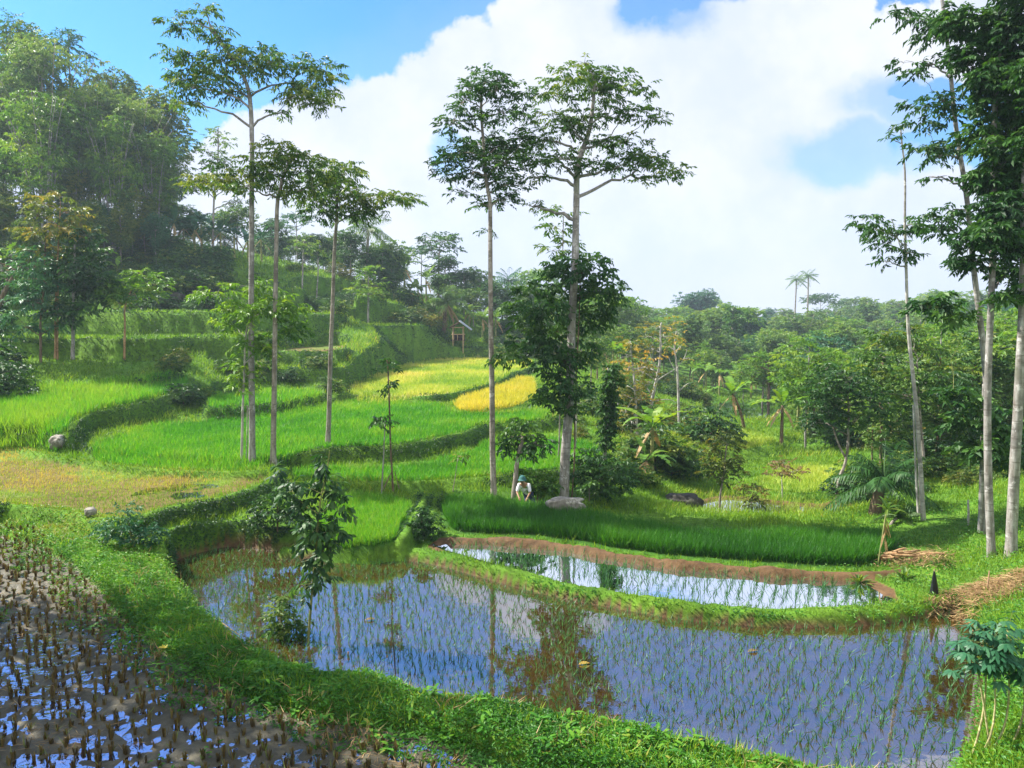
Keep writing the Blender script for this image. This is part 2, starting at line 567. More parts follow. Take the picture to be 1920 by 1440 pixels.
def tube(geo, pts, radii, sides=7, tint=.5, cap=True):
    pts = np.asarray(pts, float)
    n = len(pts)
    radii = np.broadcast_to(np.asarray(radii, float), (n,))
    tan = np.gradient(pts, axis=0)
    tan = unit(tan)
    ref = np.array([1.0, 0.13, 0.02])
    if abs(tan[0] @ unit(ref)) > .9:
        ref = np.array([0.1, 1.0, 0.05])
    a = unit(np.cross(tan, ref))
    b = np.cross(tan, a)
    th = np.arange(sides) / sides * 2 * np.pi
    ring = pts[:, None] + radii[:, None, None] * (np.cos(th)[None, :, None] * a[:, None] + np.sin(th)[None, :, None] * b[:, None])
    v = ring.reshape(-1, 3)
    i = np.arange(n - 1)[:, None] * sides
    j = np.arange(sides)[None]
    k = (j + 1) % sides
    q = np.stack([i + j, i + k, i + sides + k, i + sides + j], -1).reshape(-1, 4)
    if cap and sides >= 4:
        e = (n - 1) * sides
        extra = [[e, e + 1 + m, e + 2 + m, e + 2 + m] for m in range(0)]
        v = np.vstack([v, pts[-1:] + tan[-1:] * radii[-1] * .4])
        c = n * sides
        cq = np.array([[e + m, e + (m + 1) % sides, e + (m + 2) % sides, c] for m in range(0, sides, 2)])
        q = np.vstack([q, cq])
    geo.add(v, q, tint)


def bez(p0, p1, p2, n=8):
    t = np.linspace(0, 1, n)[:, None]
    return (1 - t) ** 2 * p0 + 2 * t * (1 - t) * p1 + t * t * p2


def leaves(geo, P, d, nrm, L, W, droop, tint, shape=.45):
    """rhombic leaves, one quad each: base, side, tip, side; arrays of N"""
    N = len(P)
    d = unit(d)
    s = unit(np.cross(d, nrm))
    up = unit(np.cross(s, d))
    L = np.broadcast_to(L, (N,))[:, None]
    W = np.broadcast_to(W, (N,))[:, None]
    droop = np.broadcast_to(droop, (N,))[:, None]
    mid = P + d * L * shape
    tip = P + d * L - up * L * droop
    fold = up * W * .12
    v = np.stack([P, mid + s * W * .5 + fold, tip, mid - s * W * .5 + fold], 1)
    q = np.arange(N * 4).reshape(N, 4)
    geo.add(v.reshape(-1, 3), q, np.repeat(np.broadcast_to(tint, (N,)), 4))


def leaves6(geo, P, d, nrm, L, W, droop, tint):
    """fuller leaves, three quads each along a curved midrib"""
    N = len(P)
    d = unit(d)
    s = unit(np.cross(d, nrm))
    up = unit(np.cross(s, d))
    L = np.broadcast_to(L, (N,))[:, None]
    W = np.broadcast_to(W, (N,))[:, None]
    droop = np.broadcast_to(droop, (N,))[:, None]
    rows = []
    for t, w in ((0, .10), (.3, .85), (.65, 1.0), (.9, .5), (1.0, .04)):
        c = P + d * L * t - up * L * droop * t * t
        rows.append(c + s * W * .5 * w + up * W * .10 * w)
        rows.append(c - s * W * .5 * w + up * W * .10 * w)
    v = np.stack(rows, 1)
    base = np.arange(N)[:, None] * 10
    qs = [base + np.array([[2 * k, 2 * k + 1, 2 * k + 3, 2 * k + 2]]) for k in range(4)]
    geo.add(v.reshape(-1, 3), np.stack(qs, 1).reshape(-1, 4), np.repeat(np.broadcast_to(tint, (N,)), 10))


# ------------------------------------------------------------------ materials
def new_mat(name):
    m = bpy.data.materials.new(name)
    m.use_nodes = True
    m.node_tree.nodes.clear()
    t = NT(m.node_tree)
    out = t.n('ShaderNodeOutputMaterial')
    return m, t, out


def leaf_mat(name, stops, trans=.4, rough=.5, spec=.35):
    m, t, out = new_mat(name)
    at = t.n('ShaderNodeAttribute', attribute_name='tint')
    col = t.ramp(at.outputs['Fac'], stops)
    p = t.n('ShaderNodeBsdfPrincipled')
    t.l(col, p.inputs['Base Color'])
    p.inputs['Roughness'].default_value = rough
    p.inputs['Specular IOR Level'].default_value = spec
    tr = t.n('ShaderNodeBsdfTranslucent')
    tc = t.mix(1.0, col, (1.35, 1.25, .55), 'MULTIPLY')
    t.l(tc, tr.inputs['Color'])
    mx = t.n('ShaderNodeMixShader')
    mx.inputs[0].default_value = trans
    t.l(p.outputs[0], mx.inputs[1])
    t.l(tr.outputs[0], mx.inputs[2])
    t.l(mx.outputs[0], out.inputs[0])
    return m


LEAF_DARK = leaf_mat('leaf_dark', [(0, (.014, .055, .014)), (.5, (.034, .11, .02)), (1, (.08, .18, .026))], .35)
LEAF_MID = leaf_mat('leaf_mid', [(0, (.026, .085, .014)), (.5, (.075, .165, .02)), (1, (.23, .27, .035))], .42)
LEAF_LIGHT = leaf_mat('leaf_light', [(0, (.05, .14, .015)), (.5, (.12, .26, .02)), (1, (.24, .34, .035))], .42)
LEAF_OLIVE = leaf_mat('leaf_olive', [(0, (.04, .09, .015)), (.5, (.11, .16, .02)), (1, (.28, .22, .04))], .4)
LEAF_GOLD = leaf_mat('leaf_gold', [(0, (.10, .16, .02)), (.5, (.34, .28, .04)), (1, (.48, .30, .07))], .4)
LEAF_BROWN = leaf_mat('leaf_brown', [(0, (.07, .06, .02)), (.5, (.17, .10, .04)), (1, (.26, .17, .07))], .3)
LEAF_BLUE = leaf_mat('leaf_bluegreen', [(0, (.015, .07, .03)), (.5, (.03, .13, .06)), (1, (.07, .19, .08))], .3)
LEAF_HILL = leaf_mat('leaf_hill', [(0, (.035, .10, .028)), (.5, (.10, .20, .04)), (1, (.20, .29, .06))], .42)
GRASS_M = leaf_mat('grass_blades', [(0, (.045, .13, .012)), (.35, (.11, .24, .013)), (.7, (.21, .35, .02)), (.92, (.34, .40, .04)), (1, (.42, .34, .10))], .4, .6)
WEED_M = leaf_mat('weed_leaves', [(0, (.022, .10, .012)), (.5, (.06, .22, .014)), (.85, (.14, .31, .018)), (1, (.26, .28, .04))], .35, .5)
RICE_M = leaf_mat('rice_blades', [(0, (.02, .12, .012)), (.4, (.05, .24, .012)), (.75, (.11, .34, .015)), (1, (.22, .38, .03))], .45, .55)
RICE_DEEP = leaf_mat('rice_blades_deep', [(0, (.018, .10, .010)), (.5, (.048, .20, .012)), (1, (.13, .31, .02))], .4, .5)
RICE_LIME = leaf_mat('rice_blades_lime', [(0, (.16, .30, .03)), (.5, (.36, .46, .06)), (1, (.55, .50, .14))], .4, .6)
RICE_GOLD = leaf_mat('rice_blades_gold', [(0, (.30, .36, .03)), (.5, (.52, .48, .05)), (1, (.62, .50, .08))], .4, .6)
SEED_M = leaf_mat('seedling_blades', [(0, (.02, .09, .03)), (.5, (.05, .19, .05)), (1, (.12, .26, .06))], .3, .5)
STUB_M = leaf_mat('stubble_straw', [(0, (.05, .035, .016)), (.4, (.15, .10, .035)), (.75, (.26, .19, .065)), (1, (.17, .22, .04))], .15, .7)
STRAW_M = leaf_mat('straw', [(0, (.16, .09, .04)), (.5, (.34, .22, .10)), (1, (.5, .36, .18))], .2, .7)


def bark_mat(name, a, b, c, scale=1.0):
    m, t, out = new_mat(name)
    tc = t.n('ShaderNodeTexCoord')
    mp = t.n('ShaderNodeMapping')
    mp.inputs['Scale'].default_value = (5 * scale, 5 * scale, 1.1 * scale)
    t.l(tc.outputs['Object'], mp.inputs[0])
    n = t.noise(mp.outputs[0], 2.2, 6, .65)
    n2 = t.noise(tc.outputs['Object'], 1.3 * scale, 4, .6)
    col = t.ramp(n.outputs[0], [(.28, a), (.5, b), (.72, c)])
    col = t.mix(t.maprange(n2.outputs[0], .46, .62, 0, .8), col, tuple(x * .45 for x in b))
    n4 = t.noise(tc.outputs['Object'], 4.5 * scale, 5, .7)
    col = t.mix(t.maprange(n4.outputs[0], .56, .64, 0, .7), col, tuple(min(.8, x * 1.25) for x in c))
    n5 = t.noise(tc.outputs['Object'], .8 * scale, 4, .6)
    col = t.mix(t.maprange(n5.outputs[0], .55, .72, 0, .55), col, (.10, .13, .05))
    mp2 = t.n('ShaderNodeMapping')
    mp2.inputs['Scale'].default_value = (1.2, 1.2, 7 * scale)
    t.l(tc.outputs['Object'], mp2.inputs[0])
    n3 = t.noise(mp2.outputs[0], 2.0, 3, .6)
    col = t.mix(t.maprange(n3.outputs[0], .56, .66, 0, .5), col, tuple(x * .6 for x in a))
    p = t.n('ShaderNodeBsdfPrincipled')
    t.l(col, p.inputs['Base Color'])
    p.inputs['Roughness'].default_value = .85
    p.inputs['Specular IOR Level'].default_value = .2
    bp = t.n('ShaderNodeBump')
    bp.inputs['Strength'].default_value = .5
    bp.inputs['Distance'].default_value = .03
    t.l(n.outputs[0], bp.inputs['Height'])
    t.l(bp.outputs[0], p.inputs['Normal'])
    t.l(p.outputs[0], out.inputs[0])
    return m


BARK_PALE = bark_mat('bark_pale', (.12, .095, .075), (.27, .25, .23), (.43, .41, .40))
BARK_GREY = bark_mat('bark_grey', (.13, .10, .08), (.28, .24, .20), (.44, .40, .36))
BARK_BROWN = bark_mat('bark_brown', (.06, .04, .025), (.16, .11, .07), (.28, .21, .14))
BARK_WHITE = bark_mat('bark_white', (.24, .21, .18), (.42, .39, .35), (.56, .53, .49))
BARK_ORANGE = bark_mat('bark_orange', (.16, .08, .04), (.36, .21, .10), (.5, .36, .2))
STEM_GREEN = bark_mat('stem_green', (.10, .12, .03), (.22, .24, .08), (.34, .30, .14))
ROCK_M = bark_mat('rock_surface', (.14, .12, .10), (.30, .27, .23), (.46, .43, .38), .6)
ROCK_DARK = bark_mat('dark_rock_surface', (.03, .028, .024), (.06, .055, .05), (.11, .10, .09), .6)
WOOD_M = bark_mat('weathered_wood', (.16, .09, .05), (.32, .20, .12), (.45, .32, .2), 1.4)


def plain(name, c, rough=.8, spec=.3, var=.25, scale=4):
    m, t, out = new_mat(name)
    tc = t.n('ShaderNodeTexCoord')
    n = t.noise(tc.outputs['Object'], scale, 5, .6)
    col = t.mix(n.outputs[0], tuple(x * (1 - var) for x in c), tuple(min(1, x * (1 + var)) for x in c))
    p = t.n('ShaderNodeBsdfPrincipled')
    t.l(col, p.inputs['Base Color'])
    p.inputs['Roughness'].default_value = rough
    p.inputs['Specular IOR Level'].default_value = spec
    t.l(p.outputs[0], out.inputs[0])
    return m


def ground_mat():
    m, t, out = new_mat('ground_soil')
    at = t.n('ShaderNodeAttribute', attribute_name='albedo')
    tc = t.n('ShaderNodeTexCoord')
    n = t.noise(tc.outputs['Object'], 6, 8, .7)
    n2 = t.noise(tc.outputs['Object'], .9, 5, .6)
    v = t.math('MULTIPLY', t.maprange(n.outputs[0], .25, .75, .62, 1.4), t.maprange(n2.outputs[0], .3, .7, .78, 1.22))
    cc = t.n('ShaderNodeCombineXYZ')
    for i in range(3):
        t.l(v, cc.inputs[i])
    col = t.mix(1.0, at.outputs['Color'], cc.outputs[0], 'MULTIPLY')
    p = t.n('ShaderNodeBsdfPrincipled')
    t.l(col, p.inputs['Base Color'])
    wetn = t.math('MULTIPLY', at.outputs['Alpha'], t.maprange(n2.outputs[0], .3, .6, .55, 1.0))
    t.l(t.maprange(wetn, 0, 1, .92, .42, False), p.inputs['Roughness'])
    t.l(t.maprange(wetn, 0, 1, .12, .4, False), p.inputs['Specular IOR Level'])
    bp = t.n('ShaderNodeBump')
    bp.inputs['Strength'].default_value = .7
    bp.inputs['Distance'].default_value = .06
    t.l(n.outputs[0], bp.inputs['Height'])
    t.l(bp.outputs[0], p.inputs['Normal'])
    t.l(p.outputs[0], out.inputs[0])
    return m


def water_mat(name, bed_a, bed_b, ior=1.6, tint=(.82, .88, 1.0), bump=.02):
    m, t, out = new_mat(name)
    tc = t.n('ShaderNodeTexCoord')
    n = t.noise(tc.outputs['Object'], 1.1, 7, .65, .6)
    n2 = t.noise(tc.outputs['Object'], 9, 4, .6)
    f = t.math('MULTIPLY_ADD', n2.outputs[0], .35, t.math('MULTIPLY', n.outputs[0], .75))
    col = t.ramp(f, [(.36, bed_a), (.66, bed_b)])
    df = t.n('ShaderNodeBsdfDiffuse')
    t.l(col, df.inputs['Color'])
    gl = t.n('ShaderNodeBsdfGlossy')
    gl.inputs['Roughness'].default_value = .015
    gl.inputs['Color'].default_value = (*tint, 1)
    fr = t.n('ShaderNodeFresnel')
    fr.inputs['IOR'].default_value = ior
    rp = t.noise(tc.outputs['Object'], 5, 3, .5)
    bp = t.n('ShaderNodeBump')
    bp.inputs['Strength'].default_value = bump
    bp.inputs['Distance'].default_value = .05
    t.l(rp.outputs[0], bp.inputs['Height'])
    t.l(bp.outputs[0], gl.inputs['Normal'])
    mx = t.n('ShaderNodeMixShader')
    t.l(fr.outputs[0], mx.inputs[0])
    t.l(df.outputs[0], mx.inputs[1])
    t.l(gl.outputs[0], mx.inputs[2])
    t.l(mx.outputs[0], out.inputs[0])
    return m


WATER_M = water_mat('paddy_water', (.020, .010, .003), (.06, .032, .007), 5.5, (.84, .89, 1.0))
PUDDLE_M = water_mat('puddle_water', (.05, .038, .024), (.09, .068, .042), 1.45, (.52, .48, .64), .3)

# ------------------------------------------------------------------ terrain mesh
NR, NC = 980, 880
tr_ = np.concatenate([np.linspace(math.log(4.0), math.log(460), NR - 5), np.log([560, 760, 1200, 2200, 5000])])
sr_ = np.linspace(-.98, .98, NC)
SS, TT = np.meshgrid(sr_, tr_)
YY = np.exp(TT) - 8
XX = SS * (YY + 8)
h, typ = terrain(XX, YY)
h = h.reshape(XX.shape)
bey = smooth(400, 900, YY)
h = h * (1 - bey) + (-4) * bey
x1, y1 = XX.ravel(), YY.ravel()
hv = h.ravel()
v = np.stack([x1, y1, hv], 1)
i = (np.arange(NR - 1)[:, None] * NC + np.arange(NC - 1)[None]).ravel()
q = np.stack([i, i + 1, i + NC + 1, i + NC], 1)
PAL = np.array([(.060, .145, .014), (.11, .062, .028), (.035, .10, .012), (.082, .070, .042), (.13, .10, .032), (.10, .055, .015), (.40, .33, .05), (.30, .36, .06)])
alb = PAL[typ]
f1 = fbm(x1 * .6, y1 * .6, 61, 3)
f2 = fbm(x1 * .12, y1 * .12, 66, 3)
k = np.clip(.5 + .5 * f1, 0, 1)[:, None]
gm = (typ == GRASS)[:, None]
alb = np.where(gm, alb * (1 - k) + np.array([.10, .19, .018]) * k, alb)
dm = (typ == DRY)[:, None]
kd = smooth(-.1, .5, f1)[:, None]
alb = np.where(dm, alb * (1 - kd) + np.array([.10, .15, .022]) * kd, alb)
lm = (typ == LIME)[:, None]
kl = smooth(0.0, .7, fbm(x1 * .16 + 3.1, y1 * .10, 71, 3))[:, None]
alb = np.where(lm, alb * (1 - kl) + np.array([.46, .38, .20]) * kl, alb)
# bare red-brown earth breaking through near the dry bund and the right-hand bank
terr_o = mesh_obj('terrain', v, q, ground_mat(), None, True)
ca = terr_o.data.attributes.new('albedo', 'FLOAT_COLOR', 'POINT')
wet = np.clip((typ == STUB) * .9 + (typ == FLOOD) * 1.0 + (typ == MUD) * .35, 0, 1)[:, None]
ca.data.foreach_set('color', np.concatenate([alb, wet], 1).astype(np.float32).ravel())
tag(terr_o, 'green terraced hillside with grassy bunds and muddy banks', 'terrain', None, 'structure')

# ------------------------------------------------------------------ water


def flat_poly(name, P, z, mat, label, grow=.5, wob=False):
    c = P.mean(0)
    P = P + unit(P - c) * grow
    me = bpy.data.meshes.new(name)
    me.from_pydata([(float(a), float(b), z) for a, b in P], [], [list(range(len(P)))])
    me.materials.append(mat)
    o = bpy.data.objects.new(name, me)
    COL.objects.link(o)
    return tag(o, label, 'water', None, 'structure')


flat_poly('paddy_water', POLY['main_paddy'], 0.0, WATER_M, 'still water of the large flooded paddy with rows of seedlings', .45)
flat_poly('paddy_water', POLY['second_paddy'], .12, WATER_M, 'narrow flooded paddy behind the curving grassy bund', .55)
flat_poly('puddle_water', P_F0, Z_F0 - .016, PUDDLE_M, 'shallow puddles lying between the rice stubble', -.1)
flat_poly('puddle_water', A(Z_T1, [(230, 930), (300, 908), (400, 906), (430, 918), (390, 938), (280, 948)]), Z_T1 - .004, PUDDLE_M, 'small puddle reflecting sky on the brown drained terrace', 0)
flat_poly('paddy_water', POLY['far_flood'], -1.42, WATER_M, 'pale flooded paddy far down the valley', .1)
flat_poly('paddy_water', POLY['far_flood_upper'], -1.02, WATER_M, 'smaller flooded paddy beyond the bare white trees', .1)
flat_poly('paddy_water', POLY['valley_flood'], -.79, WATER_M, 'flooded paddy beside the boulder below the rice field', .05)

# ------------------------------------------------------------------ quick look-ups on the terrain grid
HG = h
TG = typ.reshape(XX.shape)
_dn_s = sr_[1] - sr_[0]
GN = np.stack([-np.gradient(HG, axis=1) / np.gradient(XX, axis=1), np.zeros_like(HG), np.ones_like(HG)], -1)
_gy = np.gradient(HG, axis=0) / np.maximum(np.gradient(YY, axis=0), 1e-6)
GN[..., 1] = -(_gy + GN[..., 0] * SS)     # rows run along s = const, so remove the sideways share
GN = unit(GN)


def look(x, y):
    x, y = np.asarray(x, float), np.asarray(y, float)
    s = np.clip(x / (y + 8), sr_[0], sr_[-1] - 1e-6)
    t = np.clip(np.log(np.maximum(y + 8, 4.001)), tr_[0], tr_[-1] - 1e-6)
    ci = (s - sr_[0]) / _dn_s
    c0 = np.clip(ci.astype(int), 0, NC - 2)
    fc = ci - c0
    r0 = np.clip(np.searchsorted(tr_, t) - 1, 0, NR - 2)
    fr = (t - tr_[r0]) / (tr_[r0 + 1] - tr_[r0])
    hh = (HG[r0, c0] * (1 - fc) + HG[r0, c0 + 1] * fc) * (1 - fr) + (HG[r0 + 1, c0] * (1 - fc) + HG[r0 + 1, c0 + 1] * fc) * fr
    return hh, TG[r0 + (fr > .5), c0 + (fc > .5)], GN[r0, c0]


def ground(x, y):
    return float(look(np.array([x]), np.array([y]))[0][0])


_DS = np.exp(np.linspace(math.log(5), math.log(420), 2500))


def hit(px, py, dmin=5.0):
    """where the sight line through a photo pixel meets the terrain"""
    d = ray(px, py)
    t = _DS / d[1]
    zz = CAMZ + d[2] * t
    hh = look(d[0] * t, _DS)[0]
    m = np.where((zz < hh) & (_DS > dmin))[0]
    k = m[0] if len(m) else len(_DS) - 1
    return np.array([d[0] * t[k], _DS[k], hh[k]])


def on_ground(px, D):
    x = (px - 960) / FPX * D
    return np.array([x, D, ground(x, D)])


# ------------------------------------------------------------------ rice, grass and weeds
UP = np.array([0, 0, 1.0])


def sample_uv(n, u0, u1, y0, y1, bias=1.0):
    u = rng.uniform(u0, u1, n)
    y = np.exp(rng.uniform(math.log(y0), math.log(y1), n)) if bias == 1 else (rng.uniform(y0 ** -.5, y1 ** -.5, n)) ** -2
    return u * y, y


def blades_at(geo, x, y, z, L, W, lean, tint, nrm=None, droop=.25):
    n = len(x)
    P = np.stack([x, y, z], 1)
    d = UP + rng.normal(0, lean, (n, 3)) * np.array([1, 1, .2])
    if nrm is not None:
        d = d + nrm * .7
    a = rng.uniform(0, 2 * np.pi, n)
    nr = np.stack([np.cos(a), np.sin(a), np.zeros(n)], 1)
    leaves(geo, P, d, nr, L, W, droop * rng.uniform(.2, 1.6, n), tint, .4)


def rice_field(name, label, P, n, hgt, mat, width=1.0, tint0=.5, patch=.25, inset=.15, cat='rice crop', typ_ok=None, row=0):
    g = Geo()
    lo, hi = P.min(0), P.max(0)
    y0, y1 = max(lo[1], 5), hi[1]
    us = np.array([lo[0] / y0, lo[0] / y1, hi[0] / y0, hi[0] / y1])
    x, y = sample_uv(n * 3, max(us.min(), -.8), min(us.max(), .8), y0, y1)
    sd = sdpoly(x, y, P)
    k = sd > inset + vnoise(x * 1.5, y * 1.5, 77) * .12
    x, y = x[k][:n], y[k][:n]
    z, tp, nm = look(x, y)
    f = fbm(x * .35, y * .35, 81, 3)
    f2 = fbm(x * .09, y * .13, 84, 2)
    L = hgt * rng.uniform(.65, 1.15, len(x)) * (1 + .18 * f)
    W = np.maximum(.018, y * .00085) * width * rng.uniform(.7, 1.3, len(x))
    tint = np.clip(tint0 + patch * f + patch * .6 * f2 + rng.normal(0, .16, len(x)), 0, 1)
    blades_at(g, x, y, z - .04, L, W, .22, tint)
    o = g.build(name, mat, None, False)
    tag(o, label, cat, None, 'stuff')
    return o


rice_field('rice_crop', 'deep green knee-high rice in front of the tall tree, behind the bare mud bund', POLY['green_rice'], 62000, .50, RICE_DEEP, 1.1, .42, .28)
rice_field('rice_crop', 'small bright green rice plot beside the broad leaved sapling', POLY['small_rice'], 17000, .34, RICE_M, 1.0, .78, .12, .05)
rice_field('rice_crop', 'wide bright green rice terrace at the feet of the pale trunks', POLY['big_rice'], 62000, .34, RICE_M, 1.1, .66, .25)
rice_field('rice_crop', 'low rice terrace under the shaded bank in the middle', POLY['lower_rice'], 22000, .34, RICE_M, 1.1, .6, .25)
rice_field('rice_crop', 'tall young rice on the terrace with the pale stone at its corner', POLY['slope_rice'], 34000, .50, RICE_M, 1.15, .62, .25)
rice_field('rice_crop', 'strip of rice on the step above the wide rice terrace', POLY['middle_strip'], 9000, .4, RICE_M, 1.1, .7, .2)
rice_field('rice_crop', 'ripening yellow green rice field below the bamboo hut', POLY['lime_field'], 24000, .42, RICE_LIME, .9, .42, .5)
rice_field('rice_crop', 'golden ripe rice plot shaped like a crescent', POLY['gold_field'], 12000, .55, RICE_GOLD, 1.0, .55, .25)
rice_field('rice_crop', 'pale young rice on the round field in the valley', POLY['valley_field'], 5000, .30, RICE_LIME, .8, .25, .3)
rice_field('rice_crop', 'yellowish field in the valley under the banana plants', POLY['valley_patch'], 4000, .35, RICE_LIME, .9, .3, .3)
rice_field('rice_crop', 'sparse young rice standing in the flooded paddy beside the boulder', POLY['valley_flood'], 2500, .45, RICE_LIME, .7, .2, .3)
rice_field('dry_stubble', 'yellowish stubble and weeds on the drained brown terrace', POLY['brown_field'], 17000, .15, GRASS_M, .8, .60, .45, .15, 'stubble')

# rice seedlings in flooded rows
seed_meshes = []


def seedling_geo(g, c, sc, m=8, lean=.28):
    n = m
    P = np.repeat(c[None], n, 0) + rng.normal(0, .012, (n, 3)) * np.array([1, 1, 0])
    d = UP + rng.normal(0, lean, (n, 3))
    a = rng.uniform(0, 6.28, n)
    leaves(g, P, d, np.stack([np.cos(a), np.sin(a), 0 * a], 1), rng.uniform(.7, 1.15, n) * sc, .014, rng.uniform(0, .5, n), np.clip(rng.normal(.5, .22, n), 0, 1), .4)


def rows(P, ang, sx, sy, jit):
    lo, hi = P.min(0), P.max(0)
    c = (lo + hi) / 2
    R = np.linalg.norm(hi - lo) / 2
    a, b = np.meshgrid(np.arange(-R, R, sx), np.arange(-R, R, sy))
    a = a + .25 * np.sin(b * .35) + rng.normal(0, jit, a.shape)
    b = b + rng.normal(0, jit * 1.5, b.shape)
    x = c[0] + a * math.cos(ang) + b * math.sin(ang)
    y = c[1] - a * math.sin(ang) + b * math.cos(ang)
    return x.ravel(), y.ravel()


def individuals(x, y, z, variants, group, label, cat, name, keep):
    """the `keep` nearest in view as separate objects; returns the mask of the rest"""
    u = x / y
    vpy = 600 + (CAMZ - z) / y * FPX
    vis = (np.abs(u) < .655) & (vpy < 1455)
    order = np.where(vis)[0]
    order = order[np.argsort(y[order])][:keep]
    for i in order:
        src = variants[random.randrange(len(variants))]
        o = src.copy() if src.get('used') else src
        if src.get('used'):
            COL.objects.link(o)
            if 'used' in o:
                del o['used']
        else:
            src['used'] = 1
        o.location = (float(x[i]), float(y[i]), float(z[i]))
        o.rotation_euler = (0, 0, random.uniform(0, 6.28))
        s_ = random.uniform(.75, 1.25)
        o.scale = (s_, s_, s_ * random.uniform(.8, 1.2))
        tag(o, label, cat, group)
    rest = vis.copy()
    rest[order] = False
    rest |= (~vis) & (np.abs(u) < .9) & (vpy < 1600)
    return rest


x, y = rows(POLY['main_paddy'], math.radians(30), .195, .20, .018)
k = (sdpoly(x, y, POLY['main_paddy']) > .05) & (rng.random(len(x)) > .06)
x, y = x[k], y[k]
z = look(x, y)[0]
z = np.minimum(z, -.0) - .02
k = look(x, y)[0] < .02
x, y, z = x[k], y[k], np.full(k.sum(), -.05)
variants = []
for i in range(5):
    g = Geo()
    seedling_geo(g, np.zeros(3), .195)
    variants.append(g.build('rice_seedling', SEED_M, None, False))
rest = individuals(x, y, z, variants, 'rice seedlings in the flooded paddy', 'thin green rice seedling standing in the large flooded paddy', 'rice seedling', 'rice_seedling', 300)
g = Geo()
for a, b, c in zip(x[rest], y[rest], z[rest]):
    seedling_geo(g, np.array([a, b, c]), .21 * random.uniform(.75, 1.2), 6)
tag(g.build('rice_seedlings', SEED_M, None, False), 'rows of thin rice seedlings in the large flooded paddy', 'rice seedlings', None, 'stuff')
x, y = rows(POLY['second_paddy'], math.radians(20), .25, .25, .022)
k = (sdpoly(x, y, POLY['second_paddy']) > .0)
g = Geo()
for a, b in zip(x[k], y[k]):
    seedling_geo(g, np.array([a, b, .08]), .28 * random.uniform(.8, 1.2), 6)
tag(g.build('rice_seedlings', SEED_M, None, False), 'rows of rice seedlings in the narrow paddy behind the curving bund', 'rice seedlings', None, 'stuff')

# stubble on the left field
x, y = rows(P_F0, math.radians(12), .215, .22, .03)
k = (sdpoly(x, y, P_F0) > .12) & (y > 7) & (rng.random(len(x)) > .08)
x, y = x[k], y[k]
z = look(x, y)[0] - .02


def stub_geo(g, c, sc):
    n = 16
    a = rng.uniform(0, 6.28, n)
    r = rng.uniform(0, .026, n)
    P = c + np.stack([np.cos(a) * r, np.sin(a) * r, 0 * a], 1)
    d = UP + np.stack([np.cos(a), np.sin(a), 0 * a], 1) * r[:, None] * 5 + rng.normal(0, .10, (n, 3))
    base = rng.uniform(.15, .6)
    for P_, d_, l_ in zip(P, unit(d), rng.uniform(.6, 1.1, n) * sc):
        pass
    L = rng.uniform(.55, 1.1, n) * sc
    s = np.stack([-np.sin(a), np.cos(a), 0 * a], 1) * .0085
    tip = P + unit(d) * L[:, None]
    v = np.stack([P - s, P + s, tip + s * .8, tip - s * .8], 1)
    g.add(v.reshape(-1, 3), np.arange(n * 4).reshape(n, 4), np.repeat(np.clip(base + rng.normal(0, .2, n), 0, 1), 4))
    m = rng.integers(0, 5)
    if m:
        b = rng.uniform(0, 6.28, m)
        leaves(g, np.repeat(c[None], m, 0), UP + np.stack([np.cos(b), np.sin(b), 0 * b], 1) * .5, np.stack([np.sin(b), np.cos(b), 0 * b], 1), sc * rng.uniform(.9, 1.6, m), .012, .4, 1.0, .4)


variants = []
for i in range(7):
    g = Geo()
    stub_geo(g, np.zeros(3), .135)
    variants.append(g.build('rice_stubble', STUB_M, None, False))
rest = individuals(x, y, z, variants, 'rice stubble tufts in the muddy field', 'cut brown rice stubble tuft standing in the muddy shaded field', 'rice stubble', 'rice_stubble', 300)
g = Geo()
for a, b, c in zip(x[rest], y[rest], z[rest]):
    stub_geo(g, np.array([a, b, c]), .14 * random.uniform(.7, 1.25))
tag(g.build('rice_stubble_rows', STUB_M, None, False), 'further rows of cut rice stubble in the muddy field', 'rice stubble', None, 'stuff')
for o in list(bpy.data.objects):
    if 'used' in o:
        del o['used']
# weeds in the stubble field
g = Geo()
x, y = sample_uv(60000, -.75, -.0, 7.5, 22)
k = (sdpoly(x, y, P_F0) > -.2)
x, y = x[k], y[k]
w = fbm(x * .7, y * .7, 91, 3) + .9 * smooth(15, 20, y) + .9 * smooth(.9, .0, sdpoly(x, y, P_F0)) - .15 * smooth(13, 8, y)
k = w > .38 + rng.random(len(x)) * .6
x, y = x[k], y[k]
z = look(x, y)[0]
n = len(x)
a = rng.uniform(0, 6.28, n)
leaves(g, np.stack([x, y, z + rng.uniform(.01, .07, n)], 1), np.stack([np.cos(a), np.sin(a), rng.uniform(.0, .7, n)], 1), UP + rng.normal(0, .2, (n, 3)), rng.uniform(.05, .10, n), rng.uniform(.022, .04, n), .3, np.clip(rng.normal(.42, .2, n), 0, 1))
tag(g.build('ground_weeds', WEED_M, None, False), 'low green weeds creeping over the muddy stubble field', 'weeds', None, 'stuff')
g = Geo()
x, y = sample_uv(9000, -.75, .05, 7.5, 22)
k = (sdpoly(x, y, P_F0) > -.1) & (fbm(x * .8, y * .8, 95, 2) > .05)
x, y = x[k], y[k]
z = look(x, y)[0]
n = len(x)
a = rng.uniform(0, 6.28, n)
leaves(g, np.stack([x, y, z + .01], 1), np.stack([np.cos(a), np.sin(a), rng.uniform(0, .25, n)], 1), UP, rng.uniform(.10, .3, n), .010, .05, rng.uniform(0, .8, n))
tag(g.build('fallen_straw', STRAW_M, None, False), 'loose dry straw lying flat on the muddy field', 'straw', None, 'stuff')

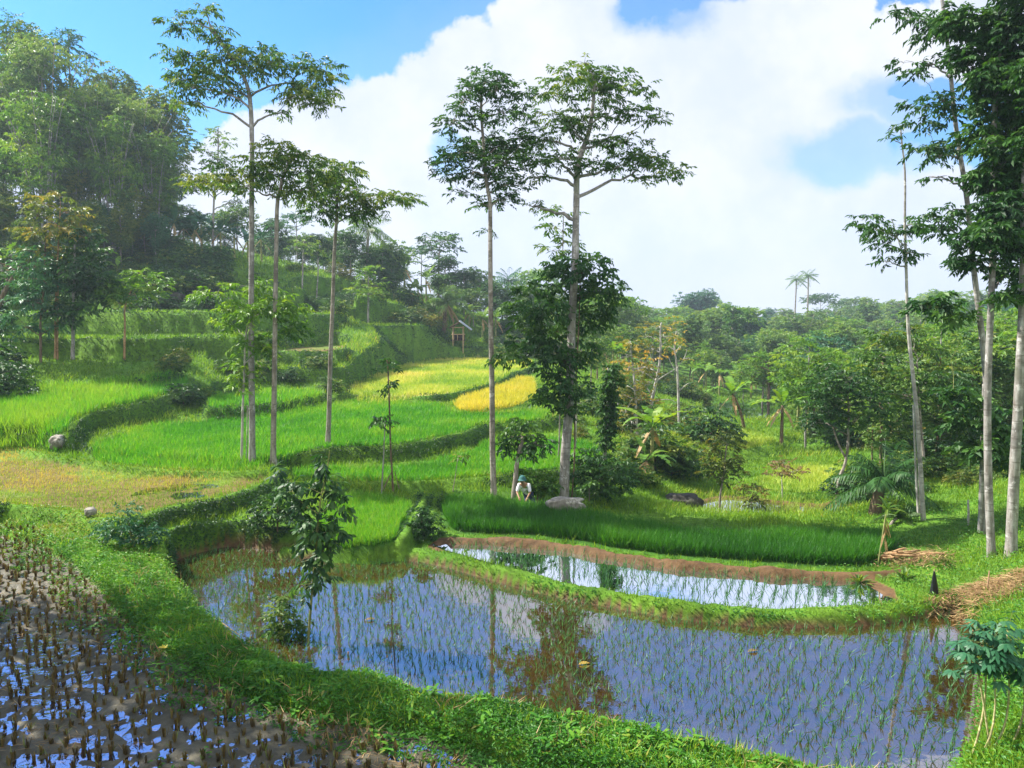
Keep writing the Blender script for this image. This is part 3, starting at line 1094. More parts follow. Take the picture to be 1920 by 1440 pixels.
# creeping weeds on the near bunds and banks
g = Geo()
BA = np.array(RIDGES[0][2])
x, y = sample_uv(260000, -.72, .55, 7.0, 22)
d = dline(x, y, BA)
k = d < 1.25 + vnoise(x * 1.2, y * 1.2, 97) * .35
x, y = x[k], y[k]
z, tp, nm = look(x, y)
k = (z > .1) & ((tp == GRASS) | (rng.random(len(x)) < .25))
x, y, z, nm = x[k], y[k], z[k], nm[k]
n = len(x)
cl_ = fbm(x * 2.2, y * 2.2, 101, 3)
hgt = np.clip(.06 + .07 * cl_, .01, .2) * rng.random(n) ** .6
a = rng.uniform(0, 6.28, n)
tint = np.clip(.42 + .20 * fbm(x * .8, y * .8, 104, 3) + .12 * cl_ + rng.normal(0, .12, n) + .35 * smooth(14.5, 19, y), 0, 1)
leaves(g, np.stack([x, y, z], 1) + nm * hgt[:, None], np.stack([np.cos(a), np.sin(a), rng.uniform(-.1, .9, n)], 1) + nm * .3, UP + rng.normal(0, .35, (n, 3)), rng.uniform(.045, .085, n), rng.uniform(.022, .040, n), .3, tint)
tag(g.build('bund_weeds', WEED_M, None, False), 'dense creeping weeds covering the broad near bund', 'weeds', None, 'stuff')

# grass on everything grassy, blade size growing with distance
g = Geo()
x, y = sample_uv(640000, -.74, .74, 7.0, 115)
z, tp, nm = look(x, y)
d = dline(x, y, BA)
patch = fbm(x * .5, y * .5, 111, 3)
k = (tp == GRASS) & ((nm[:, 2] > .78) | (rng.random(len(x)) < .12) | (y < 20) | (dline(x, y, np.array(RIDGES[1][2])) < .8) | (dline(x, y, np.array(RIDGES[4][2])) < .8)) & ~((y > 63) & (x / y < -.38) & (rng.random(len(x)) < .75)) & ~((d < 1.2) & (rng.random(len(x)) < .72)) & (rng.random(len(x)) < .58 + .35 * patch + .2 * (y > 25))
x, y, z, nm, patch = x[k], y[k], z[k], nm[k], patch[k]
n = len(x)
L = np.clip(.12 + .0034 * y, .12, .5) * rng.uniform(.5, 1.25, n) * (1 + .35 * patch) * np.where(dline(x, y, np.array(RIDGES[3][2])) < .6, .45, 1)
W = np.maximum(.014, y * .00095) * rng.uniform(.7, 1.3, n)
tint = np.clip(.44 + .22 * patch + .15 * fbm(x * .1, y * .1, 117, 2) + rng.normal(0, .14, n), 0, 1)
blades_at(g, x, y, z - .02, L, W, .35, tint, nm, .4)
tag(g.build('grass', GRASS_M, None, False), 'green grass growing on the bunds, banks and slopes', 'grass', None, 'stuff')

# shaggy broad-leaved growth hanging over the terrace risers, its colour darkened to imitate shade
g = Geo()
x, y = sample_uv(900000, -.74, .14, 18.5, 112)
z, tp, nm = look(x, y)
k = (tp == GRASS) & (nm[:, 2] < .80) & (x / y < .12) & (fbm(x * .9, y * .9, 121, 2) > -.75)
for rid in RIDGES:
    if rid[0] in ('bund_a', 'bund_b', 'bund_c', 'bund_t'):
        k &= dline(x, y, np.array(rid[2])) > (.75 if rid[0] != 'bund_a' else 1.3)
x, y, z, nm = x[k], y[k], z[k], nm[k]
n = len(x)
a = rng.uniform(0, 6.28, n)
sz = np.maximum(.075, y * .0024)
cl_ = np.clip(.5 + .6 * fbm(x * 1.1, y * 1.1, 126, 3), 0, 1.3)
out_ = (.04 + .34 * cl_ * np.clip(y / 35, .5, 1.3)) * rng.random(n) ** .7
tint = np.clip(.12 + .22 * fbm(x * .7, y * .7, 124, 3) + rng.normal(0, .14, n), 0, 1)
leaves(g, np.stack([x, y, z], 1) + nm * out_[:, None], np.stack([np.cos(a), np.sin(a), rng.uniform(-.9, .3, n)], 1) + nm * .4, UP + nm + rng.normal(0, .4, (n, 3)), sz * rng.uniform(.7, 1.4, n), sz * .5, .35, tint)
tag(g.build('riser_growth', LEAF_DARK, None, False), 'shaggy leafy growth, painted dark as shade, hanging over the terrace risers', 'undergrowth', None, 'stuff')

# dead grass and broader weeds mixed into the near bund
g = Geo()
x, y = sample_uv(16000, -.72, .55, 7.0, 22)
k = (dline(x, y, BA) < 1.2) & (fbm(x * 1.3, y * 1.3, 131, 3) > .15)
x, y = x[k], y[k]
z, tp, nm = look(x, y)
blades_at(g, x, y, z + .02, rng.uniform(.10, .26, len(x)), .012, .8, rng.uniform(0, .9, len(x)), nm, .6)
tag(g.build('dead_grass', STRAW_M, None, False), 'patches of dead straw coloured grass on the broad near bund', 'dead grass', None, 'stuff')
g = Geo()
x, y = sample_uv(1500, -.72, .60, 7.0, 22)
k = (dline(x, y, BA) < 1.15) & (fbm(x * .9, y * .9, 135, 2) > .0)
for xx, yy in zip(x[k], y[k]):
    zz = ground(xx, yy)
    m = random.randrange(5, 10)
    a = rng.uniform(0, 6.28, m)
    leaves6(g, np.repeat(np.array([[xx, yy, zz + .07]]), m, 0) + rng.normal(0, .03, (m, 3)), np.stack([np.cos(a), np.sin(a), rng.uniform(.1, .9, m)], 1), np.repeat(UP[None], m, 0), rng.uniform(.09, .17, m), rng.uniform(.035, .06, m), .4, np.clip(rng.normal(.6, .2, m), 0, 1))
tag(g.build('broad_weeds', WEED_M, None, False), 'taller broad leaved weeds scattered along the near bund', 'weeds', None, 'stuff')

# leafy creepers on steep banks and hillside, leaves tinted dark to imitate shade
g = Geo()
x, y = sample_uv(470000, -.74, .74, 9.0, 115)
z, tp, nm = look(x, y)
k = (tp == GRASS) & (((nm[:, 2] < .76) & ((y < 18.5) | (x / y > .12))) | ((y > 61) & (x / y < -.36) & (rng.random(len(x)) < .8)) | ((x > 5) & (y < 34) & (x / y > .40) & (rng.random(len(x)) < .4))) & (fbm(x * .9, y * .9, 121, 2) > -.55)
x, y, z, nm = x[k], y[k], z[k], nm[k]
n = len(x)
a = rng.uniform(0, 6.28, n)
sz = np.maximum(.07, y * .0026)
tint = np.clip(.20 + .22 * fbm(x * .7, y * .7, 124, 3) + rng.normal(0, .14, n) + .25 * (x > 5) * (y < 34), 0, 1)
leaves(g, np.stack([x, y, z], 1) + nm * (rng.random(n) * sz * 2.2)[:, None], np.stack([np.cos(a), np.sin(a), rng.uniform(-.6, .5, n)], 1) + nm * .5, UP + nm + rng.normal(0, .3, (n, 3)), sz * rng.uniform(.7, 1.3, n), sz * .5, .3, tint)
tag(g.build('bank_creepers', WEED_M, None, False), 'leafy creepers, tinted dark as shade, hanging over the steep terrace banks', 'creepers', None, 'stuff')

# ------------------------------------------------------------------ trees
def sprigs(geo, C, R, n, m, L, W, droop, tint0, tvar, big=False, spread=1.0, limbs=None):
    """n sprigs of m leaves inside the ellipsoid with centre C and radii R"""
    p = rng.normal(0, 1, (n, 3))
    p = unit(p) * (rng.random((n, 1)) ** .45)
    outward = p * np.array([1, 1, .45])
    P = C + p * R
    d = unit(outward + rng.normal(0, .35, (n, 3)) + np.array([0, 0, .12]))
    d[:, 2] *= .6
    tl = L * m * .20 * spread
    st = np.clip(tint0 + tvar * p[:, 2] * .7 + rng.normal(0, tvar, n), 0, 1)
    k = np.arange(m)
    t = (k + .5) / m
    base = P[:, None] + d[:, None] * (t * tl)[None, :, None] - UP * (t * t * tl * droop * .5)[None, :, None]
    side = unit(np.cross(d, UP + rng.normal(0, .2, (n, 3))))
    sgn = np.where(k % 2 == 0, 1.0, -1.0)
    ld = d[:, None] * (.45 + .5 * t)[None, :, None] + side[:, None] * (sgn * .9)[None, :, None] - UP * droop * .9 + rng.normal(0, .25, (n, m, 3))
    nr = np.broadcast_to(UP, (n, m, 3)) + rng.normal(0, .4, (n, m, 3))
    LL = L * rng.uniform(.65, 1.2, (n, m))
    tt = np.clip(st[:, None] + rng.normal(0, .10, (n, m)), 0, 1)
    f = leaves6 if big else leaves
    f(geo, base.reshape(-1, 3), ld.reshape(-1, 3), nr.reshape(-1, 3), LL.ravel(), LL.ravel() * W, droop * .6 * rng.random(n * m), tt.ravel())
    return P, d


def interp(path, z):
    """point of an (upwards) trunk path at height z, plus its parameter"""
    zs = path[:, 2]
    t = np.clip(np.interp(z, zs, np.arange(len(zs))), 0, len(zs) - 1)
    a = int(min(math.floor(t), len(zs) - 2))
    f = t - a
    return path[a] * (1 - f) + path[a + 1] * f, t / (len(zs) - 1)


def smooth_path(P, k=2):
    P = np.asarray(P, float)
    for _ in range(k):
        a, b = P[:-1], P[1:]
        M = np.stack([a * .75 + b * .25, a * .25 + b * .75], 1).reshape(-1, 3)
        P = np.vstack([P[:1], M, P[-1:]])
    return P


def grow(trunk_geo, crown_geo, path, r0, r1, blobs, L, W, dens, m, droop, tint0, tvar, big=False, sides=10, limb=1.0, twigs=2, spread=1.0, area=None):
    path = smooth_path(path)
    n = len(path)
    t = np.linspace(0, 1, n)
    rad = r0 + (r1 - r0) * t ** .8
    if r0 > .09:
        rad[0] *= 1.45
        rad[1] *= 1.12
    wig = np.stack([vnoise(t * 9, t * 0 + path[0, 0], 5), vnoise(t * 9, t * 0 + path[0, 1], 6), 0 * t], 1) * r0 * .25 * np.minimum(1, t * 6)[:, None]
    path = path + wig
    tube(trunk_geo, path, rad, sides)
    if not blobs:
        return
    # limbs: every leaf mass is reached from the nearest wood below it (trunk or an earlier limb)
    m0 = int(n * .14)
    nodes = [(path[i_], rad[i_], 0.0) for i_ in range(m0, n)]

    def hdist(b_):
        q_, _ = interp(path, b_[0][2])
        return np.linalg.norm((np.array(b_[0]) - q_)[:2])
    for (C, R) in sorted(blobs, key=hdist):
        C, R = np.array(C), np.array(R)
        NP = np.array([q_[0] for q_ in nodes])
        NX = np.array([q_[2] for q_ in nodes])
        dv = C - NP
        hd_ = np.linalg.norm(dv[:, :2], axis=1)
        cost = np.linalg.norm(dv, axis=1) + NX * .35 + 3.0 * np.maximum(0, NP[:, 2] + .25 * hd_ - C[2]) + rng.uniform(0, .25, len(NP)) * R[0]
        bi = int(np.argmin(cost))
        q, qr, qx = nodes[bi]
        hd = np.linalg.norm(C - q)
        rr = max(.008, min(qr * .62, .015 + .030 * hd * limb))
        if hd > .2:
            mid = (q + C) / 2 + np.array([0, 0, .12 * hd]) + rng.normal(0, .08 * hd, 3)
            b = bez(q, mid, C, 9)
            b[1:-1] += rng.normal(0, .022 * hd, (7, 3))
            br = np.linspace(rr, rr * .45, 9)
            tube(trunk_geo, b, br, 5)
            for i_ in range(3, 9):
                nodes.append((b[i_], br[i_], qx + hd * i_ / 8))
        a = R[0] * R[2] if area is None else area * R[0] * R[2]
        ns = max(4, int(dens * a * 3.0))
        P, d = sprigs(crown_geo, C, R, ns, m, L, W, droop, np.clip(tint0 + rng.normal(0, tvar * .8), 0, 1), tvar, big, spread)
        for j in range(0, min(len(P), 2 + twigs * 2)):
            b = bez(C - np.array([0, 0, R[2] * .3]), (C + P[j]) / 2 + np.array([0, 0, .1 * R[2]]), P[j], 5)
            tube(trunk_geo, b, np.linspace(rr * .4, rr * .15, 5), 4, cap=False)


def tree(name, label, cat, trunk, r0, r1, blobs, leaf, bark, D=None, L=.22, W=.4, dens=30, m=9, droop=.5, tint=.45, tvar=.16, depth=.9, group=None,
         big=False, extra=(), limb=1.0, seed=None, spread=1.0, twigs=2, crown='crown'):
    """trunk: photo pixels from foot to tip; blobs: (px, py, rx, ry[, dd]) at the tree's own distance, spread in depth"""
    global rng
    if seed is not None:
        rng = np.random.default_rng(seed)
    if D is None:
        f = hit(*trunk[0])
        D = f[1]
    else:
        f = pd(*trunk[0], D)
        f[2] = ground(f[0], f[1])
    root = thing(name, label, cat, f, group)
    P = [f - np.array([0, 0, .15])] + [pd(px, py, D) for px, py in trunk[1:]]
    for kk in range(2, len(P)):
        P[kk][1] += rng.normal(0, .012 * D / 3)
    k = D / FPX
    bl = []
    for b in blobs:
        c = pd(b[0], b[1], D)
        c[1] += (b[4] if len(b) > 4 else rng.uniform(-1, 1) * depth * max(b[2], 25) * k)
        bl.append((c, (b[2] * k, b[2] * k * .85, b[3] * k)))
    tg, cg = Geo(), Geo()
    grow(tg, cg, np.array(P), r0, r1, bl, L, W, dens, m, droop, tint, tvar, big, limb=limb, spread=spread, twigs=twigs)
    for e in extra:
        ep = np.array([pd(px, py, D) for px, py in e[0]])
        ep[0, 2] = min(ep[0, 2], max(ep[0, 2], ground(ep[0, 0], ep[0, 1]) - .1)) if e[3] else ep[0, 2]
        tube(tg, smooth_path(ep), np.linspace(e[1], e[2], len(smooth_path(ep))), 7)
    kk = [tg.build('trunk', bark, root)]
    if cg.n:
        kk.append(cg.build(crown, leaf, root, False))
    kids(root, *kk)
    return root


# --- the tall pale trees of the middle ground
tree('slender_tree', 'tallest slim pale tree with an umbrella crown, at the edge of the wide rice terrace', 'tree',
     [(473, 868), (472, 650), (471, 420), (472, 200), (462, 150), (430, 100), (392, 45)], .125, .04,
     [(345, 45, 40, 12), (395, 50, 28, 14), (385, 18, 22, 10), (412, 78, 20, 12), (330, 105, 28, 12), (375, 115, 45, 20), (340, 145, 30, 18), (430, 110, 48, 18), (480, 95, 36, 18), (525, 122, 45, 18),
      (590, 122, 48, 14), (612, 150, 32, 16), (560, 178, 42, 14), (604, 200, 26, 12), (370, 168, 45, 16), (430, 165, 36, 13), (478, 135, 36, 16), (520, 212, 18, 8), (590, 160, 34, 16), (540, 150, 34, 14), (350, 190, 34, 10), (400, 140, 34, 14)],
     LEAF_MID, BARK_PALE, None, .17, .36, 76, 10, .7, .34, .16, seed=1)
tree('slender_tree', 'second slim tree with a flat two-storey crown, its brownish foot beside the tallest tree', 'tree',
     [(512, 868), (516, 620), (519, 390), (528, 345), (540, 310)], .11, .04,
     [(392, 345, 42, 12), (440, 330, 38, 16), (480, 300, 38, 18), (530, 285, 42, 18), (565, 298, 38, 15), (595, 318, 42, 14), (640, 322, 36, 12), (520, 330, 46, 18), (470, 352, 38, 13), (585, 352, 34, 13), (540, 360, 28, 12), (425, 310, 24, 10), (500, 315, 30, 14), (655, 340, 22, 8)],
     LEAF_MID, BARK_GREY, None, .18, .36, 74, 10, .7, .55, .2, seed=2)
tree('slender_tree', 'slim tree with drooping flat crown, standing alone nearest the middle of the wide rice terrace', 'tree',
     [(614, 838), (620, 640), (627, 410), (636, 370)], .115, .045,
     [(600, 330, 38, 12), (650, 312, 30, 11), (590, 375, 34, 16), (640, 370, 42, 20), (690, 372, 38, 14), (738, 370, 42, 10), (660, 398, 38, 13), (612, 400, 38, 13), (700, 392, 28, 10), (765, 372, 24, 8), (625, 345, 30, 14), (600, 300, 25, 10)],
     LEAF_MID, BARK_GREY, None, .19, .36, 74, 10, .7, .48, .2, seed=3)
tree('young_tree', 'small tree with feathery light green leaves around the pale trunks', 'tree',
     [(452, 866), (456, 750), (461, 640), (470, 560)], .055, .02,
     [(465, 535, 40, 14), (415, 552, 34, 13), (520, 565, 40, 16), (545, 580, 28, 12), (440, 575, 38, 15), (490, 590, 40, 15), (425, 605, 28, 13), (462, 640, 26, 18), (452, 680, 18, 16), (462, 700, 15, 18), (450, 730, 14, 14), (545, 610, 24, 12), (520, 625, 24, 12), (500, 655, 22, 12), (440, 710, 10, 14)],
     LEAF_LIGHT, BARK_WHITE, None, .24, .36, 48, 10, .6, .42, .2, seed=4, extra=[([(462, 866), (464, 760)], .02, .015, True)])
tree('tall_tree', 'tall slim tree with dense dark oval crown at the edge of the deep green rice', 'tree',
     [(926, 934), (922, 760), (921, 560), (921, 390), (912, 345), (904, 260), (903, 165)], .115, .035,
     [(912, 150, 36, 24), (870, 188, 24, 20), (930, 175, 38, 24), (985, 182, 28, 20), (985, 208, 20, 18), (945, 208, 24, 16), (850, 230, 28, 22), (832, 300, 24, 22), (862, 280, 32, 24), (900, 260, 38, 20), (955, 265, 42, 28), (992, 265, 32, 24),
      (915, 290, 42, 24), (885, 318, 42, 20), (950, 310, 38, 24), (838, 325, 22, 12), (965, 345, 28, 18), (940, 370, 30, 16), (866, 365, 25, 8), (900, 382, 20, 10), (918, 430, 15, 5), (905, 225, 28, 14), (930, 335, 32, 16), (880, 160, 24, 16)],
     LEAF_DARK, BARK_GREY, None, .16, .42, 80, 9, .45, .55, .2, seed=5)
tree('tall_tree', 'tallest thick trunked tree with layered spreading branches, behind the grey stone', 'tree',
     [(1057, 955), (1060, 860), (1068, 740), (1073, 620), (1078, 500), (1080, 400), (1080, 320), (1086, 290), (1105, 250), (1112, 200), (1116, 145)], .19, .045,
     [(1112, 138, 34, 16), (1062, 155, 48, 18), (1028, 168, 28, 11), (1150, 140, 42, 22), (1135, 162, 38, 20), (1196, 170, 28, 12), (1070, 186, 22, 13), (1040, 216, 38, 14), (1092, 222, 38, 16), (1142, 214, 30, 11), (1182, 214, 42, 11), (1222, 226, 28, 10), (1060, 238, 42, 14), (1122, 262, 42, 12), (1172, 265, 42, 12),
      (1040, 302, 48, 14), (1180, 290, 38, 16), (1232, 306, 38, 12), (1270, 318, 26, 9), (1160, 312, 42, 10), (1104, 312, 32, 12), (1000, 302, 28, 10), (1212, 332, 22, 7), (1008, 332, 22, 9), (1000, 386, 20, 7), (1245, 325, 28, 8), (1205, 300, 30, 10), (1020, 255, 26, 10), (1150, 190, 24, 8), (1095, 120, 20, 8)],
     LEAF_MID, BARK_PALE, None, .155, .40, 82, 10, .6, .36, .18, seed=6, limb=1.3)
tree('leafy_climber', 'dense dark leafy climber wrapped around the thick trunk at half height', 'climbing plant',
     [(1070, 952), (1078, 860), (1078, 740), (1085, 620), (1088, 520)], .03, .02,
     [(1090, 508, 62, 22), (1130, 545, 44, 28), (1060, 540, 56, 30), (1020, 580, 44, 26), (1100, 592, 52, 30), (1040, 622, 46, 22), (1000, 642, 44, 20), (950, 665, 34, 15), (1040, 670, 50, 32), (1058, 720, 44, 34), (1030, 745, 34, 22), (1085, 655, 36, 26), (990, 602, 30, 20), (1110, 480, 40, 12), (1050, 500, 40, 16), (1145, 575, 24, 14), (968, 575, 22, 16), (1000, 540, 30, 16), (1068, 760, 24, 12)],
     LEAF_DARK, BARK_BROWN, None, .18, .5, 72, 8, .8, .58, .2, seed=7)
tree('sparse_tree', 'spindly tree with a few pale green sprays just behind the thick trunk', 'tree',
     [(1046, 945), (1050, 800), (1052, 600), (1056, 400)], .04, .015,
     [(1050, 398, 28, 9), (1040, 425, 28, 10), (1060, 450, 26, 9), (1035, 470, 24, 9), (1070, 480, 24, 8)], LEAF_MID, BARK_GREY, 31, .24, .36, 46, 9, .5, .4, .15, seed=8)
tree('small_tree', 'little tree with a leaning brown trunk and round dark crown next to the bending worker', 'tree',
     [(962, 936), (968, 890), (973, 845), (982, 820)], .11, .05,
     [(975, 815, 32, 18), (950, 825, 22, 14), (1005, 830, 26, 11), (985, 795, 24, 13), (965, 842, 25, 12), (1015, 838, 14, 9), (995, 845, 20, 10)],
     LEAF_DARK, BARK_GREY, None, .19, .5, 62, 8, .8, .6, .2, seed=9)
tree('staked_sapling', 'thin propped sapling with sparse tufts at the corner of the small rice plot', 'sapling',
     [(737, 925), (733, 840), (729, 700), (726, 675)], .045, .018,
     [(728, 680, 16, 10), (735, 690, 14, 8), (730, 712, 10, 8), (735, 725, 8, 5)], LEAF_DARK, BARK_BROWN, None, .2, .4, 62, 8, .6, .5, .2, seed=10,
     extra=[([(715, 926), (736, 880)], .022, .018, True), ([(752, 928), (740, 884)], .016, .014, True)])
tree('slim_sapling', 'pale slim pole sapling with one leafy tuft beside the propped sapling', 'sapling',
     [(715, 930), (719, 860), (722, 790)], .035, .016, [(712, 787, 16, 10), (722, 780, 10, 8)], LEAF_DARK, BARK_PALE, None, .2, .4, 80, 8, .7, .6, .2, seed=11)
tree('thin_sapling', 'tiny thin sapling with few leaves in the low rice terrace', 'sapling',
     [(848, 922), (854, 890), (858, 862)], .018, .008, [(858, 858, 9, 7), (866, 852, 6, 5)], LEAF_MID, BARK_GREY, None, .16, .4, 90, 7, .5, .6, .2, seed=12)
# --- the sapling and shrubs near the broad bund
tree('broad_leaved_sapling', 'dark broad leaved sapling with drooping glossy leaves at the edge of the near bund', 'sapling',
     [(575, 1218), (583, 1130), (590, 1040), (602, 950), (612, 880), (618, 845)], .030, .010,
     [(614, 868, 14, 20), (628, 915, 14, 26), (606, 905, 14, 22), (560, 905, 18, 16), (518, 888, 16, 7), (542, 922, 18, 15), (572, 950, 22, 22), (630, 955, 16, 24), (598, 985, 24, 26), (634, 995, 12, 20), (578, 1012, 20, 24), (606, 1030, 18, 22), (590, 1062, 18, 24), (577, 1092, 14, 18), (600, 1090, 12, 14)],
     LEAF_DARK, STEM_GREEN, None, .18, .38, 105, 7, .8, .42, .22, seed=13, big=True, depth=.8, limb=.35)
tree('leafy_shrub', 'low green shrub growing on the bund beside the broad leaved sapling', 'shrub',
     [(530, 1205), (528, 1150), (526, 1110)], .014, .006, [(528, 1150, 24, 26), (545, 1180, 28, 18), (515, 1185, 20, 14), (530, 1125, 12, 16)], LEAF_MID, STEM_GREEN, None, .12, .45, 200, 8, .4, .45, .2, seed=14, depth=.6)
tree('leafy_shrub', 'blue-green bushy shrub at the end of the broad bund under the brown terrace', 'shrub',
     [(245, 1020), (245, 990), (240, 965)], .02, .008, [(225, 985, 40, 22), (265, 1000, 36, 22), (240, 955, 24, 16), (205, 1000, 25, 18), (285, 1005, 20, 14)], LEAF_BLUE, STEM_GREEN, None, .12, .42, 120, 8, .5, .6, .2, seed=15, depth=.6)
tree('leafy_shrub', 'dark round shrub below the tip of the brown terrace', 'shrub',
     [(520, 1000), (520, 960), (522, 930)], .03, .01, [(520, 950, 36, 26), (495, 960, 24, 22), (550, 965, 28, 24), (530, 925, 24, 14)], LEAF_DARK, BARK_BROWN, None, .14, .45, 120, 8, .5, .45, .2, seed=16, depth=.6)
tree('leafy_shrub', 'dark shrub filling the hollow between the small rice plot and the knee-high rice', 'shrub',
     [(790, 1010), (790, 985), (792, 965)], .02, .01, [(785, 990, 20, 24), (805, 985, 20, 26), (795, 965, 20, 14)], LEAF_DARK, BARK_BROWN, None, .13, .5, 160, 8, .6, .25, .16, seed=17, depth=.5)
tree('leafy_shrub', 'yellow-green leafy shrub just beside the bending worker', 'shrub',
     [(1008, 945), (1008, 925), (1010, 900)], .03, .012, [(1000, 890, 25, 14), (1025, 900, 28, 18), (990, 905, 18, 14), (1010, 915, 24, 14), (1035, 915, 14, 10)], LEAF_LIGHT, BARK_BROWN, None, .18, .5, 90, 8, .6, .3, .18, seed=18, depth=.6)
tree('leafy_shrub', 'dark broad shrub with thin stems right behind the thick trunk', 'shrub',
     [(1105, 945), (1105, 910), (1110, 870)], .025, .012, [(1100, 860, 36, 20), (1140, 875, 34, 22), (1115, 895, 40, 22), (1090, 880, 22, 18), (1160, 905, 25, 20), (1125, 920, 30, 18)], LEAF_DARK, BARK_GREY, None, .17, .5, 85, 8, .6, .52, .2, seed=19, depth=.7,
     extra=[([(1080, 948), (1077, 905), (1100, 870)], .012, .008, True), ([(1073, 930), (1090, 900), (1098, 888)], .012, .008, False)])
tree('pole_tree', 'thin white pole tree seen between the thick trunk and the ivy covered trunk', 'tree',
     [(1076, 905), (1078, 850), (1082, 760)], .05, .03, [(1085, 755, 12, 8), (1076, 770, 8, 6)], LEAF_MID, BARK_WHITE, 33, .2, .4, 60, 7, .5, .5, .2, seed=20)
tree('ivy_covered_trunk', 'slim trunk thickly covered in dark ivy near the bare white trees', 'tree',
     [(1130, 915), (1136, 830), (1140, 760), (1142, 690)], .075, .04,
     [(1148, 690, 10, 10), (1146, 712, 13, 18), (1144, 740, 13, 20), (1141, 770, 12, 20), (1138, 800, 11, 16), (1135, 830, 9, 14), (1134, 860, 7, 10)], LEAF_DARK, BARK_PALE, 29.5, .16, .6, 240, 8, .8, .45, .2, seed=21, depth=.3)
# --- the bare and yellowing trees in the middle of the valley
tree('bare_tree', 'white bare-limbed tree with thin orange-yellow leaves at its top', 'tree',
     [(1212, 800), (1226, 735), (1236, 680), (1237, 630), (1238, 605)], .13, .03,
     [(1235, 610, 36, 16), (1210, 630, 26, 12), (1252, 640, 26, 16), (1226, 655, 30, 16), (1200, 690, 24, 14), (1240, 628, 30, 14), (1175, 690, 14, 10)], LEAF_OLIVE, BARK_WHITE, 44, .22, .38, 12, 8, .3, .55, .2, seed=22, limb=1.5,
     extra=[([(1222, 740), (1205, 718), (1192, 712)], .05, .015, False), ([(1230, 715), (1252, 700), (1270, 690)], .05, .015, False), ([(1234, 690), (1222, 675), (1218, 660)], .04, .012, False), ([(1225, 752), (1255, 748), (1268, 755)], .035, .012, False)])
tree('bare_tree', 'second white bare tree with yellow top beyond the yellow field of the valley', 'tree',
     [(1274, 800), (1272, 735), (1270, 680), (1264, 655), (1268, 620)], .10, .03,
     [(1268, 620, 22, 16), (1255, 650, 18, 10), (1280, 650, 16, 12), (1262, 600, 14, 10), (1290, 670, 14, 8)], LEAF_GOLD, BARK_WHITE, 48, .22, .38, 10, 8, .3, .6, .2, seed=23, limb=1.4,
     extra=[([(1272, 735), (1285, 722), (1292, 718)], .04, .012, False), ([(1270, 700), (1258, 682), (1254, 670)], .04, .012, False), ([(1270, 690), (1285, 668), (1288, 655)], .03, .01, False)])
tree('yellowing_tree', 'bushy yellow-green tree in front of the bare white trees', 'tree',
     [(1195, 835), (1193, 760), (1188, 690), (1182, 640)], .09, .03,
     [(1180, 640, 15, 18), (1176, 665, 22, 18), (1160, 695, 24, 18), (1205, 695, 28, 18), (1180, 725, 36, 22), (1170, 765, 32, 24), (1205, 750, 30, 24), (1190, 795, 32, 20), (1158, 735, 22, 16), (1222, 715, 20, 14)], LEAF_OLIVE, BARK_WHITE, 40, .22, .42, 20, 8, .4, .62, .22, seed=24,
     extra=[([(1178, 840), (1185, 790)], .04, .03, True), ([(1210, 842), (1200, 800)], .04, .03, True)])
tree('orange_leaved_tree', 'leafy tree turning orange beside the bare white tree', 'tree',
     [(1160, 800), (1158, 740), (1162, 690)], .06, .02, [(1215, 672, 24, 14), (1200, 688, 24, 14), (1160, 680, 18, 12), (1150, 700, 16, 12), (1190, 660, 18, 12)], LEAF_GOLD, BARK_PALE, 43, .22, .42, 12, 8, .4, .7, .15, seed=25)
# --- lower valley small trees
tree('small_tree', 'small olive-brown leaved tree standing at the edge of the valley paddy', 'tree',
     [(1350, 962), (1350, 925), (1354, 890), (1358, 830)], .05, .02,
     [(1345, 815, 25, 16), (1368, 830, 28, 20), (1335, 840, 25, 20), (1355, 860, 36, 20), (1340, 880, 30, 18), (1372, 870, 24, 20), (1352, 895, 26, 14)], LEAF_OLIVE, BARK_GREY, None, .15, .45, 62, 8, .5, .35, .22, seed=26)
tree('small_tree', 'tiny brown leaved tree with flat crown on the valley field', 'tree',
     [(1466, 948), (1467, 920), (1468, 895)], .035, .015, [(1455, 875, 22, 9), (1480, 880, 25, 9), (1468, 865, 20, 8), (1470, 890, 24, 7), (1498, 885, 12, 5)], LEAF_BROWN, BARK_WHITE, 32, .15, .4, 60, 8, .4, .4, .2, seed=27)
tree('leafy_shrub', 'low yellowing shrub in the valley paddy between the olive and the brown tree', 'shrub',
     [(1408, 968), (1408, 945), (1410, 920)], .025, .01, [(1395, 920, 22, 12), (1420, 925, 24, 13), (1408, 935, 22, 12), (1408, 908, 14, 8)], LEAF_OLIVE, BARK_BROWN, 29, .15, .45, 60, 8, .5, .5, .2, seed=28)
tree('leafy_tree', 'dark round crowned tree on a bent grey trunk beyond the rice field', 'tree',
     [(1568, 968), (1572, 900), (1588, 862), (1592, 790), (1588, 720)], .09, .03,
     [(1545, 725, 36, 26), (1582, 705, 36, 24), (1618, 742, 34, 26), (1552, 772, 36, 22), (1600, 782, 38, 22), (1640, 780, 26, 18), (1525, 745, 24, 18), (1575, 745, 36, 24), (1530, 790, 24, 14), (1560, 690, 22, 12)], LEAF_DARK, BARK_GREY, 30, .19, .42, 55, 8, .5, .48, .2, seed=29,
     extra=[([(1588, 862), (1572, 835), (1562, 800)], .05, .025, False)])
